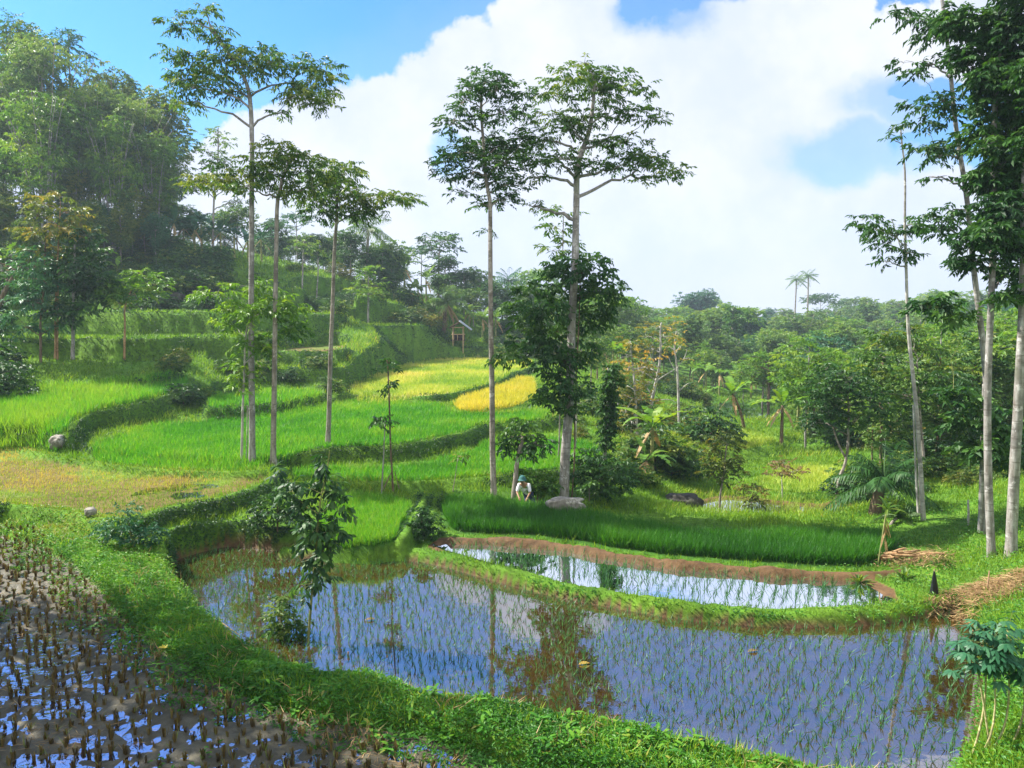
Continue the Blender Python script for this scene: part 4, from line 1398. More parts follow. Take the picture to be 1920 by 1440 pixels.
# --- the right-hand group
tree('thin_birch_like_tree', 'thin white stemmed tree with nearly bare top, standing before the pale trunk clump', 'tree',
     [(1732, 975), (1724, 820), (1708, 640), (1700, 480), (1694, 330), (1688, 235)], .085, .018,
     [(1622, 408, 32, 10), (1660, 425, 34, 16), (1700, 428, 34, 14), (1650, 455, 28, 14), (1692, 472, 24, 16), (1670, 258, 14, 5), (1686, 238, 9, 6), (1728, 420, 28, 12), (1672, 488, 14, 10), (1640, 428, 26, 12)], LEAF_DARK, BARK_WHITE, None, .18, .38, 66, 8, .7, .5, .2, seed=30, limb=.8,
     extra=[([(1722, 965), (1716, 860), (1712, 760)], .04, .02, True), ([(1701, 500), (1684, 450), (1672, 410)], .02, .01, False)])
tree('pale_trunk_tree', 'pale leaning trunk with sparse high sprays, first of the clump on the grassy slope', 'tree',
     [(1846, 1000), (1851, 860), (1852, 740), (1842, 620), (1826, 500), (1813, 380), (1797, 250), (1782, 130), (1770, 0), (1762, -60)], .11, .035,
     [(1690, 12, 30, 12), (1722, 40, 28, 12), (1742, 62, 24, 13), (1795, 15, 38, 18), (1700, 112, 16, 9), (1712, 140, 16, 12), (1745, 120, 22, 12), (1718, 205, 36, 16), (1760, 190, 32, 16), (1728, 228, 32, 13), (1778, 215, 24, 12), (1752, 272, 36, 14), (1792, 268, 34, 18), (1762, 292, 24, 13), (1740, 402, 22, 9), (1790, 392, 38, 16), (1770, 422, 40, 18), (1770, 60, 26, 13), (1760, 330, 18, 8)],
     LEAF_DARK, BARK_PALE, None, .17, .40, 80, 8, .7, .45, .2, seed=31, limb=.9,
     extra=[([(1838, 998), (1842, 860), (1846, 720)], .07, .05, True)])
tree('pale_trunk_tree', 'straight pale trunk with the huge dark crown between its two pale neighbours', 'tree',
     [(1860, 1042), (1853, 880), (1854, 720), (1860, 560), (1863, 420), (1868, 200), (1875, 0), (1880, -100)], .105, .045,
     [(1832, 20, 42, 26), (1880, 40, 44, 34), (1850, 90, 44, 26), (1900, 120, 44, 34), (1842, 150, 32, 22), (1870, 190, 44, 28), (1912, 230, 40, 34), (1852, 242, 32, 18), (1890, 292, 44, 30), (1852, 332, 32, 18), (1910, 370, 36, 30), (1862, 392, 44, 26), (1832, 440, 40, 22), (1880, 462, 44, 26), (1822, 490, 32, 15), (1908, 510, 28, 26), (1870, -30, 60, 40), (1880, 140, 44, 34), (1895, 330, 44, 34), (1895, 420, 40, 30), (1800, 455, 28, 14), (1842, 280, 26, 14)],
     LEAF_DARK, BARK_PALE, None, .17, .46, 210, 8, .7, .35, .22, seed=32, depth=1.2)
tree('pale_trunk_tree', 'thickest pale mottled trunk of the clump, slightly leaning out', 'tree',
     [(1896, 1042), (1906, 850), (1914, 650), (1920, 450), (1930, 200), (1945, -50)], .14, .06,
     [(1930, 60, 50, 40), (1950, 200, 50, 40), (1942, 330, 44, 34), (1930, 450, 36, 26), (1905, 0, 44, 26), (1888, 555, 28, 12), (1930, 540, 30, 18), (1910, 150, 40, 30), (1925, 270, 40, 30)],
     LEAF_DARK, BARK_PALE, None, .17, .46, 190, 8, .7, .4, .22, seed=33, depth=1.2)
tree('leafy_climber', 'big leaved climber clinging to the pale clump at mid height', 'climbing plant',
     [(1852, 1000), (1850, 900), (1848, 780)], .02, .012,
     [(1850, 770, 40, 22), (1828, 832, 34, 20), (1880, 800, 26, 22), (1890, 850, 22, 13), (1815, 790, 30, 18), (1860, 830, 34, 18), (1800, 740, 30, 16), (1905, 870, 18, 14), (1780, 560, 36, 14), (1755, 572, 28, 12), (1790, 590, 30, 16), (1725, 575, 18, 8)], LEAF_DARK, STEM_GREEN, 20.3, .24, .55, 80, 7, .6, .6, .22, seed=34)
tree('layered_tree', 'mid green tree with flat tiers of leaves behind the thin white stem', 'tree',
     [(1735, 950), (1726, 800), (1716, 680)], .07, .03,
     [(1645, 668, 36, 11), (1695, 640, 40, 13), (1755, 655, 44, 12), (1680, 702, 44, 13), (1740, 702, 50, 13), (1785, 690, 38, 10), (1650, 692, 32, 10), (1700, 742, 36, 14), (1665, 625, 25, 10), (1770, 730, 36, 13), (1640, 730, 28, 10), (1720, 615, 26, 10)], LEAF_MID, BARK_GREY, 31, .22, .42, 60, 9, .6, .38, .2, seed=35)
tree('flat_topped_tree', 'flat topped light green tree in tiers beyond the leaning banana plant', 'tree',
     [(1440, 760), (1442, 720), (1438, 680)], .16, .06,
     [(1400, 682, 26, 7), (1440, 668, 32, 8), (1472, 690, 30, 7), (1420, 702, 32, 7), (1462, 706, 28, 7), (1390, 700, 18, 6), (1440, 718, 26, 8), (1415, 668, 20, 6)], LEAF_LIGHT, BARK_BROWN, 72, .34, .42, 22, 9, .4, .4, .2, seed=36)
tree('column_tree', 'narrow dark columnar tree rising above the valley woods', 'tree',
     [(1372, 690), (1373, 620), (1376, 575)], .3, .1, [(1377, 583, 14, 12), (1372, 600, 12, 12), (1382, 598, 8, 9), (1370, 618, 12, 12), (1372, 640, 14, 14), (1366, 660, 14, 12), (1380, 655, 10, 12)], LEAF_DARK, BARK_GREY, 130, .6, .5, 9, 9, .5, .6, .2, seed=37)
# --- trees on the left terraces
tree('young_tree', 'left young terrace tree with pale feathery lower leaves', 'tree',
     [(76, 680), (75, 600), (80, 520), (85, 440)], .09, .03,
     [(60, 470, 34, 12), (80, 500, 34, 13), (50, 520, 30, 12), (88, 530, 34, 14), (55, 562, 30, 12), (92, 580, 28, 12), (58, 612, 20, 9), (40, 590, 18, 9), (70, 545, 30, 12), (100, 610, 20, 9)], LEAF_BLUE, BARK_BROWN, None, .36, .34, 22, 10, .6, .72, .2, seed=38)
tree('young_tree', 'young terrace tree with reddish yellow top leaves and twin stems', 'tree',
     [(103, 675), (104, 580), (108, 480), (112, 390)], .08, .03,
     [(90, 382, 34, 13), (130, 398, 30, 12), (68, 402, 30, 12), (84, 440, 38, 14), (120, 430, 36, 15), (60, 432, 26, 10), (110, 470, 36, 14), (150, 420, 22, 10), (105, 365, 24, 9), (85, 465, 28, 10)], LEAF_OLIVE, BARK_ORANGE, None, .36, .34, 16, 10, .6, .42, .2, seed=39,
     extra=[([(108, 674), (108, 600), (110, 500)], .05, .03, True)])
tree('young_tree', 'dark crowned terrace tree with a whitish foot', 'tree',
     [(136, 674), (137, 590), (142, 500), (145, 430)], .12, .04,
     [(150, 470, 36, 20), (160, 510, 36, 24), (140, 540, 36, 22), (175, 550, 28, 20), (150, 575, 34, 18), (165, 440, 28, 14), (135, 500, 30, 18), (185, 520, 20, 16), (130, 590, 24, 12)], LEAF_DARK, BARK_PALE, None, .36, .42, 26, 9, .5, .4, .18, seed=40)
tree('young_tree', 'small terrace tree with orange limbs standing alone before the dark bank', 'tree',
     [(233, 674), (234, 610), (237, 575), (245, 545)], .075, .03,
     [(212, 552, 25, 8), (240, 528, 28, 11), (270, 520, 28, 11), (297, 532, 22, 8), (255, 550, 36, 9), (214, 530, 20, 9), (225, 568, 20, 6), (280, 545, 25, 9), (258, 510, 18, 7)], LEAF_LIGHT, BARK_ORANGE, None, .32, .36, 24, 10, .5, .42, .22, seed=41)

# ------------------------------------------------------------------ banana plants, palms, bushes: one of each kind, then copies
def blade_leaf(geo, base, direction, length, width, droop, tint, tears=0.0, n=9):
    """a long banana-like leaf: arching midrib, two folded halves"""
    d = unit(np.asarray(direction, float))
    side = unit(np.cross(d, UP))
    t = np.linspace(0, 1, n)
    mid = base + d * (t * length)[:, None] - UP * (droop * length * t ** 2.2)[:, None]
    w = width * np.sin(np.pi * np.clip(t * .94 + .05, 0, 1)) ** .6 * .5
    w[:1] = .03 * width
    tang = unit(np.gradient(mid, axis=0))
    nr = unit(np.cross(side, tang))
    for sg in (-1, 1):
        for i in range(n - 1):
            a, b = mid[i], mid[i + 1]
            j = rng.uniform(0, tears, 2)
            e0 = a + side * sg * w[i] * (1 - .3 * j[0]) + nr[i] * w[i] * .35 - UP * w[i] * j[0]
            e1 = b + side * sg * w[i + 1] * (1 - .3 * j[1]) + nr[i + 1] * w[i + 1] * .35 - UP * w[i + 1] * j[1]
            if tears:
                e1 = e1 * (1 - .12) + e0 * .12
            geo.add(np.array([a, b, e1, e0]), [[0, 1, 2, 3]], np.clip(tint + rng.normal(0, .08), 0, 1))


def banana(name, label, loc, h=2.6, n=8, leafL=1.9, group=None, lean=(0, 0), mat=None, stem=None, upright=.9, dead=2, seed=0):
    global rng
    rng = np.random.default_rng(900 + seed)
    root = thing(name, label, 'banana plant', loc, group)
    L = np.array(loc, float)
    top = L + np.array([lean[0], lean[1], h])
    sg, cg = Geo(), Geo()
    tube(sg, bez(L - UP * .15, L + UP * h * .55 + np.array([lean[0] * .2, lean[1] * .2, 0]), top, 7), np.linspace(.13, .075, 7) * (h / 2.6) ** .5, 8)
    a0 = rng.uniform(0, 6.28)
    for i in range(n):
        a = a0 + i * 2.4
        el = rng.uniform(.35, 1.25) * upright
        d = np.array([math.cos(a) * math.cos(el), math.sin(a) * math.cos(el), math.sin(el)])
        l = leafL * rng.uniform(.7, 1.1)
        tube(cg, np.array([top - UP * .1, top + d * .3]), [.03, .02], 5, .5, False)
        blade_leaf(cg, top + d * .25, d, l, l * .27, rng.uniform(.25, .75), rng.uniform(.3, .8), .8 if rng.random() < .5 else .15)
    kk = [sg.build('stem', stem or STEM_GREEN, root), cg.build('crown', mat or LEAF_LIGHT, root, False)]
    if dead:
        dg = Geo()
        for i in range(dead):
            a = rng.uniform(0, 6.28)
            d = np.array([math.cos(a), math.sin(a), -.9])
            blade_leaf(dg, top - UP * .1, d, leafL * .6, leafL * .13, .35, rng.uniform(.3, .9), 1.0, 6)
        kk.append(dg.build('dead_leaves', STRAW_M, root, False))
    kids(root, *kk)
    return root


def palm(name, label, loc, h=7, n=18, fl=2.6, group=None, lean=(.3, .1), mat=None, r=.14, upright=0.0, skirt=0, seed=0, bark=None, width=.30):
    global rng
    rng = np.random.default_rng(700 + seed)
    root = thing(name, label, 'palm tree', loc, group)
    L = np.array(loc, float)
    top = L + np.array([lean[0], lean[1], h])
    tg, cg = Geo(), Geo()
    tube(tg, bez(L - UP * .2, L + UP * h * .5, top, 8), np.linspace(r * 1.2, r * .75, 8), 8)

    def frond(geo, el, a, l, tint, drop):
        d = np.array([math.cos(a) * math.cos(el), math.sin(a) * math.cos(el), math.sin(el)])
        m = 15
        t = np.linspace(0, 1, m)
        mid = top + d * (t * l)[:, None] - UP * (drop * l * t ** 2)[:, None]
        tube(geo, mid, np.linspace(.025, .006, m), 4, tint, False)
        tan = unit(np.gradient(mid, axis=0))
        side = unit(np.cross(tan, UP + 1e-3))
        for sg in (-1, 1):
            for off in (0, .5):
                tt = np.clip(t[1:] + off / m, 0, 1)
                b = top + d * (tt * l)[:, None] - UP * (drop * l * tt ** 2)[:, None]
                ll = l * width * np.sin(np.pi * np.clip(tt * .85 + .12, 0, 1)) ** .7
                dd = side[1:] * sg + tan[1:] * .7 - UP * .45 + rng.normal(0, .1, (m - 1, 3))
                leaves(geo, b, dd, np.broadcast_to(UP, dd.shape) + side[1:] * .2, ll, np.maximum(.05, l * .028), .25, np.clip(tint + rng.normal(0, .1, m - 1), 0, 1), .35)
    for i in range(n):
        el = -.35 + 1.6 * (i / n) + rng.normal(0, .1) + upright
        frond(cg, min(el, 1.45), i * 2.4 + rng.normal(0, .2), fl * rng.uniform(.85, 1.1), rng.uniform(.3, .7), .55 - .25 * (i / n))
    kk = [tg.build('trunk', bark or BARK_GREY, root), cg.build('crown', mat or LEAF_HILL, root, False)]
    if skirt:
        dg = Geo()
        for i in range(skirt):
            frond(dg, rng.uniform(-1.3, -.7), i * 2.4, fl * rng.uniform(.45, .75), rng.uniform(.3, .8), .25)
        kk.append(dg.build('dead_fronds', STRAW_M, root, False))
    kids(root, *kk)
    return root


def proto_tree(name, label, cat, loc, h, cr, leaf, bark, n_blob=14, L=.45, W=.45, dens=7, m=8, flat=.45, form='round', seed=0, group=None, r=.16, tint=.45):
    """a free-standing tree of height h and crown radius cr, shape given by form"""
    global rng
    rng = np.random.default_rng(300 + seed)
    root = thing(name, label, cat, loc, group)
    B0 = np.array(loc, float)
    bl = []
    for i in range(n_blob):
        a = i * 2.4 + rng.normal(0, .3)
        f = (i + .5) / n_blob
        if form == 'umbrella':
            rr = cr * math.sqrt(f)
            c = np.array([math.cos(a) * rr, math.sin(a) * rr, h * (.93 - .16 * f * f) + rng.normal(0, .02 * h)])
            R = (cr * .38, cr * .38, cr * .38 * flat * .6)
        elif form == 'column':
            c = np.array([math.cos(a) * cr * .35, math.sin(a) * cr * .35, h * (.30 + .66 * f)])
            s_ = .75 - .35 * abs(f - .4)
            R = (cr * s_, cr * s_, cr * s_)
        elif form == 'bamboo':
            rr = cr * (.25 + .75 * f * rng.uniform(.6, 1.1))
            c = np.array([math.cos(a) * rr, math.sin(a) * rr, h * rng.uniform(.45, .98) - rr * .25])
            R = (cr * .40, cr * .40, cr * .30)
        elif form == 'bush':
            rr = cr * .8 * math.sqrt(f)
            c = np.array([math.cos(a) * rr, math.sin(a) * rr, h * (.25 + .55 * rng.random()) * (1.1 - .4 * f)])
            R = (cr * .42, cr * .42, h * .28)
        else:
            rr = cr * rng.uniform(.2, .85)
            zf = rng.uniform(0, 1)
            rr *= math.sin(math.pi * (.15 + .75 * zf)) ** .6
            c = np.array([math.cos(a) * rr, math.sin(a) * rr, h * (.42 + .52 * zf)])
            R = (cr * .42, cr * .42, cr * .42 * flat * 1.3)
        bl.append((B0 + c, R))
    tg, cg = Geo(), Geo()
    tip = .92 if form != 'bush' else .6
    path = np.array([B0 - UP * .3, B0 + np.array([.02 * h, 0, .3 * h]), B0 + np.array([.0, .02 * h, .62 * h]), B0 + np.array([.01 * h, .01 * h, tip * h])])
    if form == 'bamboo':
        for j in range(9):
            a = rng.uniform(0, 6.28)
            e = np.array([math.cos(a), math.sin(a), 0])
            tube(tg, bez(B0 + e * rng.uniform(.1, .6), B0 + e * .7 + UP * h * .6, B0 + e * cr * .9 + UP * h * rng.uniform(.75, .95), 8), np.linspace(.06, .02, 8), 5)
        grow(tg, cg, path, r * .5, r * .3, bl, L, W, dens, m, .6, tint, .2, limb=.4, twigs=0, spread=1.2)
    else:
        grow(tg, cg, path, r, r * .35, bl, L, W, dens, m, .5, tint, .2, twigs=0)
    kids(root, tg.build('trunk' if form != 'bush' else 'stem', bark, root), cg.build('crown' if form != 'bush' else 'foliage', leaf, root, False))
    return root


def scatter_copies(protos, spots, group, labels):
    """first spot of each kind moves the model itself, the others are copies; one label per model kind"""
    used = set()
    for (loc, rot, sc, ki) in spots:
        p = protos[ki]
        if ki not in used:
            used.add(ki)
            p.location = tuple(float(a) for a in loc)
            p.rotation_euler = (0, 0, rot)
            p.scale = sc if isinstance(sc, tuple) else (sc, sc, sc)
            p['label'] = labels[ki]
            p['group'] = group
        else:
            copy_thing(p, loc, rot, sc, labels[ki], group)


O = (0.0, 0.0, 0.0)
R_ = random.Random(42)
# --- wood across the valley (hazy, far)
far_p = [proto_tree('forest_tree', '', 'tree', O, 11, 4.2, LEAF_HILL, BARK_GREY, 18, .55, .5, 5.5, 8, .6, 'round', 1),
         proto_tree('forest_tree', '', 'tree', O, 12, 4.6, LEAF_LIGHT, BARK_GREY, 18, .55, .5, 5.5, 8, .5, 'umbrella', 2),
         proto_tree('forest_tree', '', 'tree', O, 10, 3.6, LEAF_BLUE, BARK_GREY, 18, .55, .5, 5.5, 8, .7, 'round', 3),
         proto_tree('forest_tree', '', 'tree', O, 11, 3.8, LEAF_HILL, BARK_GREY, 16, .55, .42, 5.5, 8, .7, 'bamboo', 4),
         proto_tree('forest_tree', '', 'tree', O, 12, 2.2, LEAF_HILL, BARK_GREY, 14, .5, .5, 6.5, 8, .9, 'column', 5)]
far_l = ['round green tree in the hazy wood across the valley', 'flat crowned tree in the hazy wood across the valley', 'blue-green dense tree in the hazy wood across the valley',
         'feathery bamboo clump in the hazy wood across the valley', 'narrow upright tree in the hazy wood across the valley']
spots = []
for i in range(290):
    D = math.exp(R_.uniform(math.log(88), math.log(300)))
    px = R_.uniform(1010, 2080)
    if px < 1120 and D < 120:
        continue
    if D < 105 and px < 1480:
        continue
    loc = on_ground(px, D)
    ki = R_.choices(range(5), (5, 3, 4, 4, 1.5))[0]
    spots.append((loc - np.array([0, 0, .3]), R_.uniform(0, 6.28), R_.uniform(.6, 1.15) * (.8 if D < 130 else 1), ki))
scatter_copies(far_p, spots, 'trees of the wood across the valley', far_l)
fp = palm('palm_tree', 'thin tall palm standing out on the skyline of the far wood', on_ground(1488, 235), 19, 16, 3.4, 'palms on the skyline of the far wood', seed=1, r=.25)
copy_thing(fp, on_ground(1512, 240), 1.2, 1.08)
copy_thing(fp, on_ground(1165, 225), 2.2, .8)
KIDS_ = KIDS[fp.name]
proto_tree('skyline_tree', 'broad flat crowned tree beside the palms on the far skyline', 'tree', on_ground(1536, 250), 16, 6, LEAF_DARK, BARK_GREY, 16, .6, .5, 5, 8, .4, 'umbrella', 11)
proto_tree('skyline_tree', 'big domed tree on the far skyline left of the columnar tree', 'tree', on_ground(1305, 230), 15, 7, LEAF_BLUE, BARK_GREY, 26, .6, .5, 5, 8, .7, 'round', 12)
proto_tree('skyline_tree', 'flat layered tree on the far skyline above the olive bamboo', 'tree', on_ground(1600, 255), 14, 6, LEAF_HILL, BARK_GREY, 16, .6, .5, 5, 8, .4, 'umbrella', 13)

# --- understory of the lower valley
und_p = [proto_tree('valley_tree', '', 'tree', O, 6, 2.4, LEAF_MID, BARK_GREY, 14, .26, .5, 13, 8, .5, 'round', 21, r=.10),
         proto_tree('valley_tree', '', 'tree', O, 6.5, 2.2, LEAF_HILL, BARK_BROWN, 14, .26, .5, 13, 8, .6, 'round', 22, r=.10),
         proto_tree('valley_tree', '', 'tree', O, 5.5, 2.6, LEAF_LIGHT, BARK_PALE, 14, .28, .42, 13, 8, .5, 'umbrella', 23, r=.08),
         proto_tree('valley_tree', '', 'tree', O, 7.0, 2.2, LEAF_LIGHT, BARK_PALE, 14, .28, .42, 13, 8, .7, 'round', 24, r=.09)]
und_l = ['mid green small tree among the valley undergrowth', 'dark green small tree among the valley undergrowth', 'light green flat crowned tree among the valley undergrowth', 'slim yellow-green small tree among the valley undergrowth']
spots = []
for i in range(95):
    D = math.exp(R_.uniform(math.log(34), math.log(88)))
    px = R_.uniform(1480, 2050) if D < 62 else R_.uniform(1390, 2050)
    if px < 1640 and D < 47:
        continue
    loc = on_ground(px, D)
    spots.append((loc - np.array([0, 0, .15]), R_.uniform(0, 6.28), R_.uniform(.55, 1.05), R_.choices(range(4), (4, 3, 3, 3))[0]))
for px, D, sc, ki in [(1110, 60, .8, 0), (1120, 75, 1.0, 1), (1090, 88, 1.0, 0), (1150, 84, .9, 3), (1060, 95, 1.0, 1), (1030, 92, .8, 0), (1180, 95, 1.0, 0), (1225, 98, 1.0, 2), (1265, 102, 1., 3), (1320, 98, .9, 3), (1350, 96, .8, 1), (1130, 100, 1.2, 1)]:
    spots.append((on_ground(px, D) - np.array([0, 0, .15]), R_.uniform(0, 6.28), sc, ki))
scatter_copies(und_p, spots, 'small trees of the lower valley', und_l)

# --- wood on top of the terraced hill
hill_p = [proto_tree('hill_tree', '', 'tree', O, 15, 4.4, LEAF_HILL, BARK_GREY, 30, .36, .38, 12, 8, .6, 'bamboo', 31, r=.2, tint=.62),
          proto_tree('hill_tree', '', 'tree', O, 14, 4.0, LEAF_MID, BARK_GREY, 22, .36, .46, 12, 8, .7, 'round', 32, r=.2, tint=.6),
          proto_tree('hill_tree', '', 'tree', O, 12, 3.6, LEAF_BLUE, BARK_PALE, 20, .36, .45, 12, 8, .7, 'round', 33, r=.17, tint=.6),
          proto_tree('hill_tree', '', 'tree', O, 14, 3.2, LEAF_LIGHT, BARK_PALE, 22, .34, .38, 11, 8, .7, 'bamboo', 34, r=.14, tint=.35)]
hill_l = ['feathery bamboo clump in the dense wood on top of the terraced hill', 'dark leafy tree in the dense wood on top of the terraced hill', 'mid green tree in the dense wood on top of the terraced hill', 'slim yellow-green bamboo clump lit by the sun in the hilltop wood']
spots = []
for px, D, sc, ki in [(-60, 74, 1.1, 1), (10, 80, 1.2, 0), (62, 84, 1.42, 1), (108, 80, 1.28, 0), (158, 86, 1.3, 2), (198, 80, 1.12, 0), (232, 88, 1.15, 1), (268, 82, 1.1, 0), (298, 88, 1.1, 1), (325, 92, .8, 2),
                      (40, 98, 1.35, 2), (-20, 92, 1.2, 1), (180, 72, .5, 1), (120, 70, .42, 2), (235, 74, .45, 1), (60, 68, .42, 1), (0, 70, .7, 1), (280, 78, .5, 1), (320, 84, .5, 0), (155, 76, .6, 1), (205, 76, .55, 2),
                      (90, 102, 1.4, 2), (205, 104, 1.2, 0), (80, 74, .5, 1), (255, 76, .45, 1), (30, 73, .6, 1), (225, 76, .95, 3), (95, 73, 1.2, 3), (300, 79, .8, 3), (150, 78, 1.1, 3), (300, 76, .4, 2), (140, 74, .45, 2)]:
    w_ = R_.uniform(.62, .95)
    spots.append((on_ground(px, D) - np.array([0, 0, .3]), R_.uniform(0, 6.28), (sc * w_, sc * w_, sc * R_.uniform(.92, 1.22)), ki))
scatter_copies(hill_p, spots, 'trees of the wood on the terraced hill', hill_l)
tree('thin_tree', 'thin pale stemmed tree with sparse crown rising beside the hilltop bananas', 'tree', [(398, 460), (400, 380), (408, 300), (410, 240)], .14, .05,
     [(402, 248, 16, 12), (415, 262, 16, 10), (398, 290, 22, 12), (420, 300, 18, 12), (380, 345, 30, 10), (430, 350, 26, 11), (405, 335, 26, 12), (365, 352, 20, 8), (440, 375, 20, 8), (395, 315, 16, 10)], LEAF_HILL, BARK_PALE, 84, .38, .42, 10, 9, .4, .5, .2, seed=50)
tree('bushy_spray_tree', 'wispy bluish spray rising above the hilltop wood at the edge of the sky', 'tree', [(-10, 420), (0, 200), (20, 70), (28, 40)], .1, .03,
     [(25, 40, 24, 14), (8, 55, 18, 10), (45, 50, 14, 8), (10, 88, 16, 10), (30, 65, 20, 10)], LEAF_BLUE, BARK_GREY, 84, .38, .4, 8, 9, .4, .6, .15, seed=51)
tree('bushy_spray_tree', 'blue-green leafy top poking above the feathery hilltop bamboo', 'tree', [(140, 430), (138, 250), (132, 120), (128, 65)], .16, .05,
     [(125, 62, 18, 10), (145, 75, 16, 12), (160, 100, 12, 14), (55, 75, 20, 14), (105, 85, 22, 14), (138, 95, 22, 14), (60, 100, 22, 14)], LEAF_BLUE, BARK_GREY, 88, .4, .45, 9, 9, .4, .5, .15, seed=52)

# --- ridge behind the middle terraces
rid_p = [proto_tree('ridge_tree', '', 'tree', O, 8, 3.0, LEAF_HILL, BARK_GREY, 16, .42, .46, 8, 8, .6, 'round', 41, r=.14),
         proto_tree('ridge_tree', '', 'tree', O, 8.5, 3.4, LEAF_DARK, BARK_GREY, 16, .42, .46, 8, 8, .5, 'round', 42, r=.15),
         proto_tree('ridge_tree', '', 'tree', O, 9, 3.2, LEAF_BLUE, BARK_PALE, 15, .42, .42, 8, 8, .4, 'umbrella', 43, r=.13)]
rid_l = ['green round tree on the ridge behind the middle terraces', 'dark bushy tree on the ridge behind the middle terraces', 'flat topped blue-green tree on the ridge behind the middle terraces']
spots = []
for i in range(46):
    px = R_.uniform(345, 1060)
    D = R_.uniform(100, 135) if px > 480 else R_.uniform(90, 120)
    spots.append((on_ground(px, D) - np.array([0, 0, .2]), R_.uniform(0, 6.28), R_.uniform(.42, .85), R_.choices(range(3), (4, 4, 2))[0]))
for px, D, sc, ki in [(720, 100, .95, 1), (735, 104, .9, 0), (660, 98, .75, 1), (640, 104, .8, 0), (870, 108, .8, 1), (900, 112, .9, 0), (930, 105, .8, 1), (985, 108, .95, 0), (600, 102, .6, 1), (955, 98, .6, 1), (1000, 98, .6, 0)]:
    spots.append((on_ground(px, D) - np.array([0, 0, .2]), R_.uniform(0, 6.28), sc, ki))
scatter_copies(rid_p, spots, 'trees on the ridge behind the terraces', rid_l)
tree('umbrella_tree', 'umbrella shaped tree alone against the sky on the ridge', 'tree', [(822, 540), (822, 500), (824, 465)], .2, .08,
     [(800, 443, 18, 7), (828, 452, 26, 9), (848, 464, 22, 7), (812, 468, 22, 7), (845, 445, 16, 6), (830, 440, 20, 6), (795, 458, 14, 5)], LEAF_DARK, BARK_GREY, 112, .5, .45, 8, 8, .4, .5, .2, seed=53)
tree('ridge_side_tree', 'light green small tree on the upper terraces below the ridge palm', 'tree', [(690, 585), (690, 555), (692, 520)], .14, .06,
     [(690, 515, 24, 14), (675, 540, 20, 12), (708, 535, 22, 13), (690, 550, 26, 11), (700, 505, 16, 9)], LEAF_LIGHT, BARK_PALE, 84, .36, .45, 10, 8, .4, .45, .2, seed=54)
tree('terrace_pole_tree', 'thin bare stem with a small top on the upper terrace edge', 'tree', [(566, 560), (567, 500), (568, 455)], .1, .05, [(568, 450, 20, 10), (560, 465, 15, 8), (578, 462, 15, 8)], LEAF_HILL, BARK_PALE, 78, .36, .42, 10, 8, .4, .5, .2, seed=55)
tree('terrace_pole_tree', 'second thin leaning stem on the upper terrace edge', 'tree', [(592, 565), (596, 520), (598, 485)], .09, .04, [(600, 478, 18, 9), (590, 490, 13, 7)], LEAF_HILL, BARK_PALE, 80, .36, .42, 10, 8, .4, .5, .2, seed=56)
palm('coconut_palm', 'coconut palm with long drooping fronds on the ridge', on_ground(690, 100), 7.2, 20, 4.2, seed=2, r=.2)
palm('shaggy_palm', 'shaggy palm with a brown skirt of dead fronds beside the bamboo hut', on_ground(833, 95), 3.6, 18, 3.8, seed=3, r=.22, upright=.35, skirt=9, bark=BARK_BROWN)
palm('skyline_palm', 'small palm against the sky behind the tall slim dark crowned tree', on_ground(950, 118), 7.0, 16, 3.6, seed=4, r=.18, mat=LEAF_BLUE)
palm('low_palm', 'dark low palm with arching fronds beyond the far corner of the rice field', hit(1640, 965), 1.1, 22, 1.9, seed=5, r=.18, upright=.15, mat=LEAF_DARK, bark=BARK_BROWN)
palm('low_palm', 'small spiky palm seedling at the foot of the dark low palm', hit(1668, 985), .2, 12, .9, seed=6, r=.05, upright=.45, mat=LEAF_MID, width=.2)

# --- banana plants
banana('banana_plant', 'ragged banana plant leaning over the valley terraces', on_ground(1400, 52), 2.6, 8, 2.2, lean=(-.9, 0), seed=1, stem=BARK_BROWN)
banana('banana_plant', 'bright banana plant with brown hanging leaves beside the leaning one', on_ground(1470, 46), 2.4, 9, 2.0, seed=2, stem=BARK_BROWN, dead=5)
banana('banana_plant', 'tall banana leaf cluster at the foot of the bare white trees', hit(1222, 885), 2.0, 8, 2.0, seed=3, upright=1.15)
banana('banana_plant', 'young banana plant with one upright lit leaf on the dark hillside', on_ground(226, 72), .7, 4, 2.2, seed=4, upright=1.1, dead=0)
banana('banana_plant', 'big banana plant in front of the hilltop wood at the picture edge', on_ground(12, 62), 4.2, 9, 3.0, seed=5, stem=BARK_PALE, mat=LEAF_MID)
banana('banana_plant', 'banana plant with dry trunk under the dark bush of the valley', hit(1212, 905), 1.0, 6, 1.3, seed=6, stem=BARK_BROWN, dead=6)
bp = banana('banana_plant', 'banana plant in the row on top of the hill', on_ground(290, 80), 2.6, 8, 2.6, 'banana plants on top of the hill', seed=7, mat=LEAF_BLUE)
for px, D, sc in [(312, 80, 1.0), (335, 82, 1.1), (352, 84, .9), (372, 83, 1.0), (420, 84, 1.1), (445, 85, 1.0), (470, 86, .9), (495, 88, 1.0), (385, 86, 1.2)]:
    copy_thing(bp, on_ground(px, D), R_.uniform(0, 6.28), sc)
bp2 = banana('banana_plant', 'banana plant in the thicket along the ridge', on_ground(785, 101), 2.6, 8, 2.6, 'banana plants in the ridge thicket', seed=8, mat=LEAF_HILL)
for px, D, sc in [(800, 106, 1.2), (770, 104, 1.0), (880, 100, 1.0), (905, 98, 1.0), (740, 100, .9), (930, 97, 1.1), (985, 96, 1.0), (1005, 94, .9), (760, 110, 1.3)]:
    copy_thing(bp2, on_ground(px, D), R_.uniform(0, 6.28), sc)
bp3 = banana('banana_plant', 'banana plant among the far valley fields', on_ground(1350, 92), 2.8, 8, 2.4, 'banana plants among the far valley fields', seed=9)
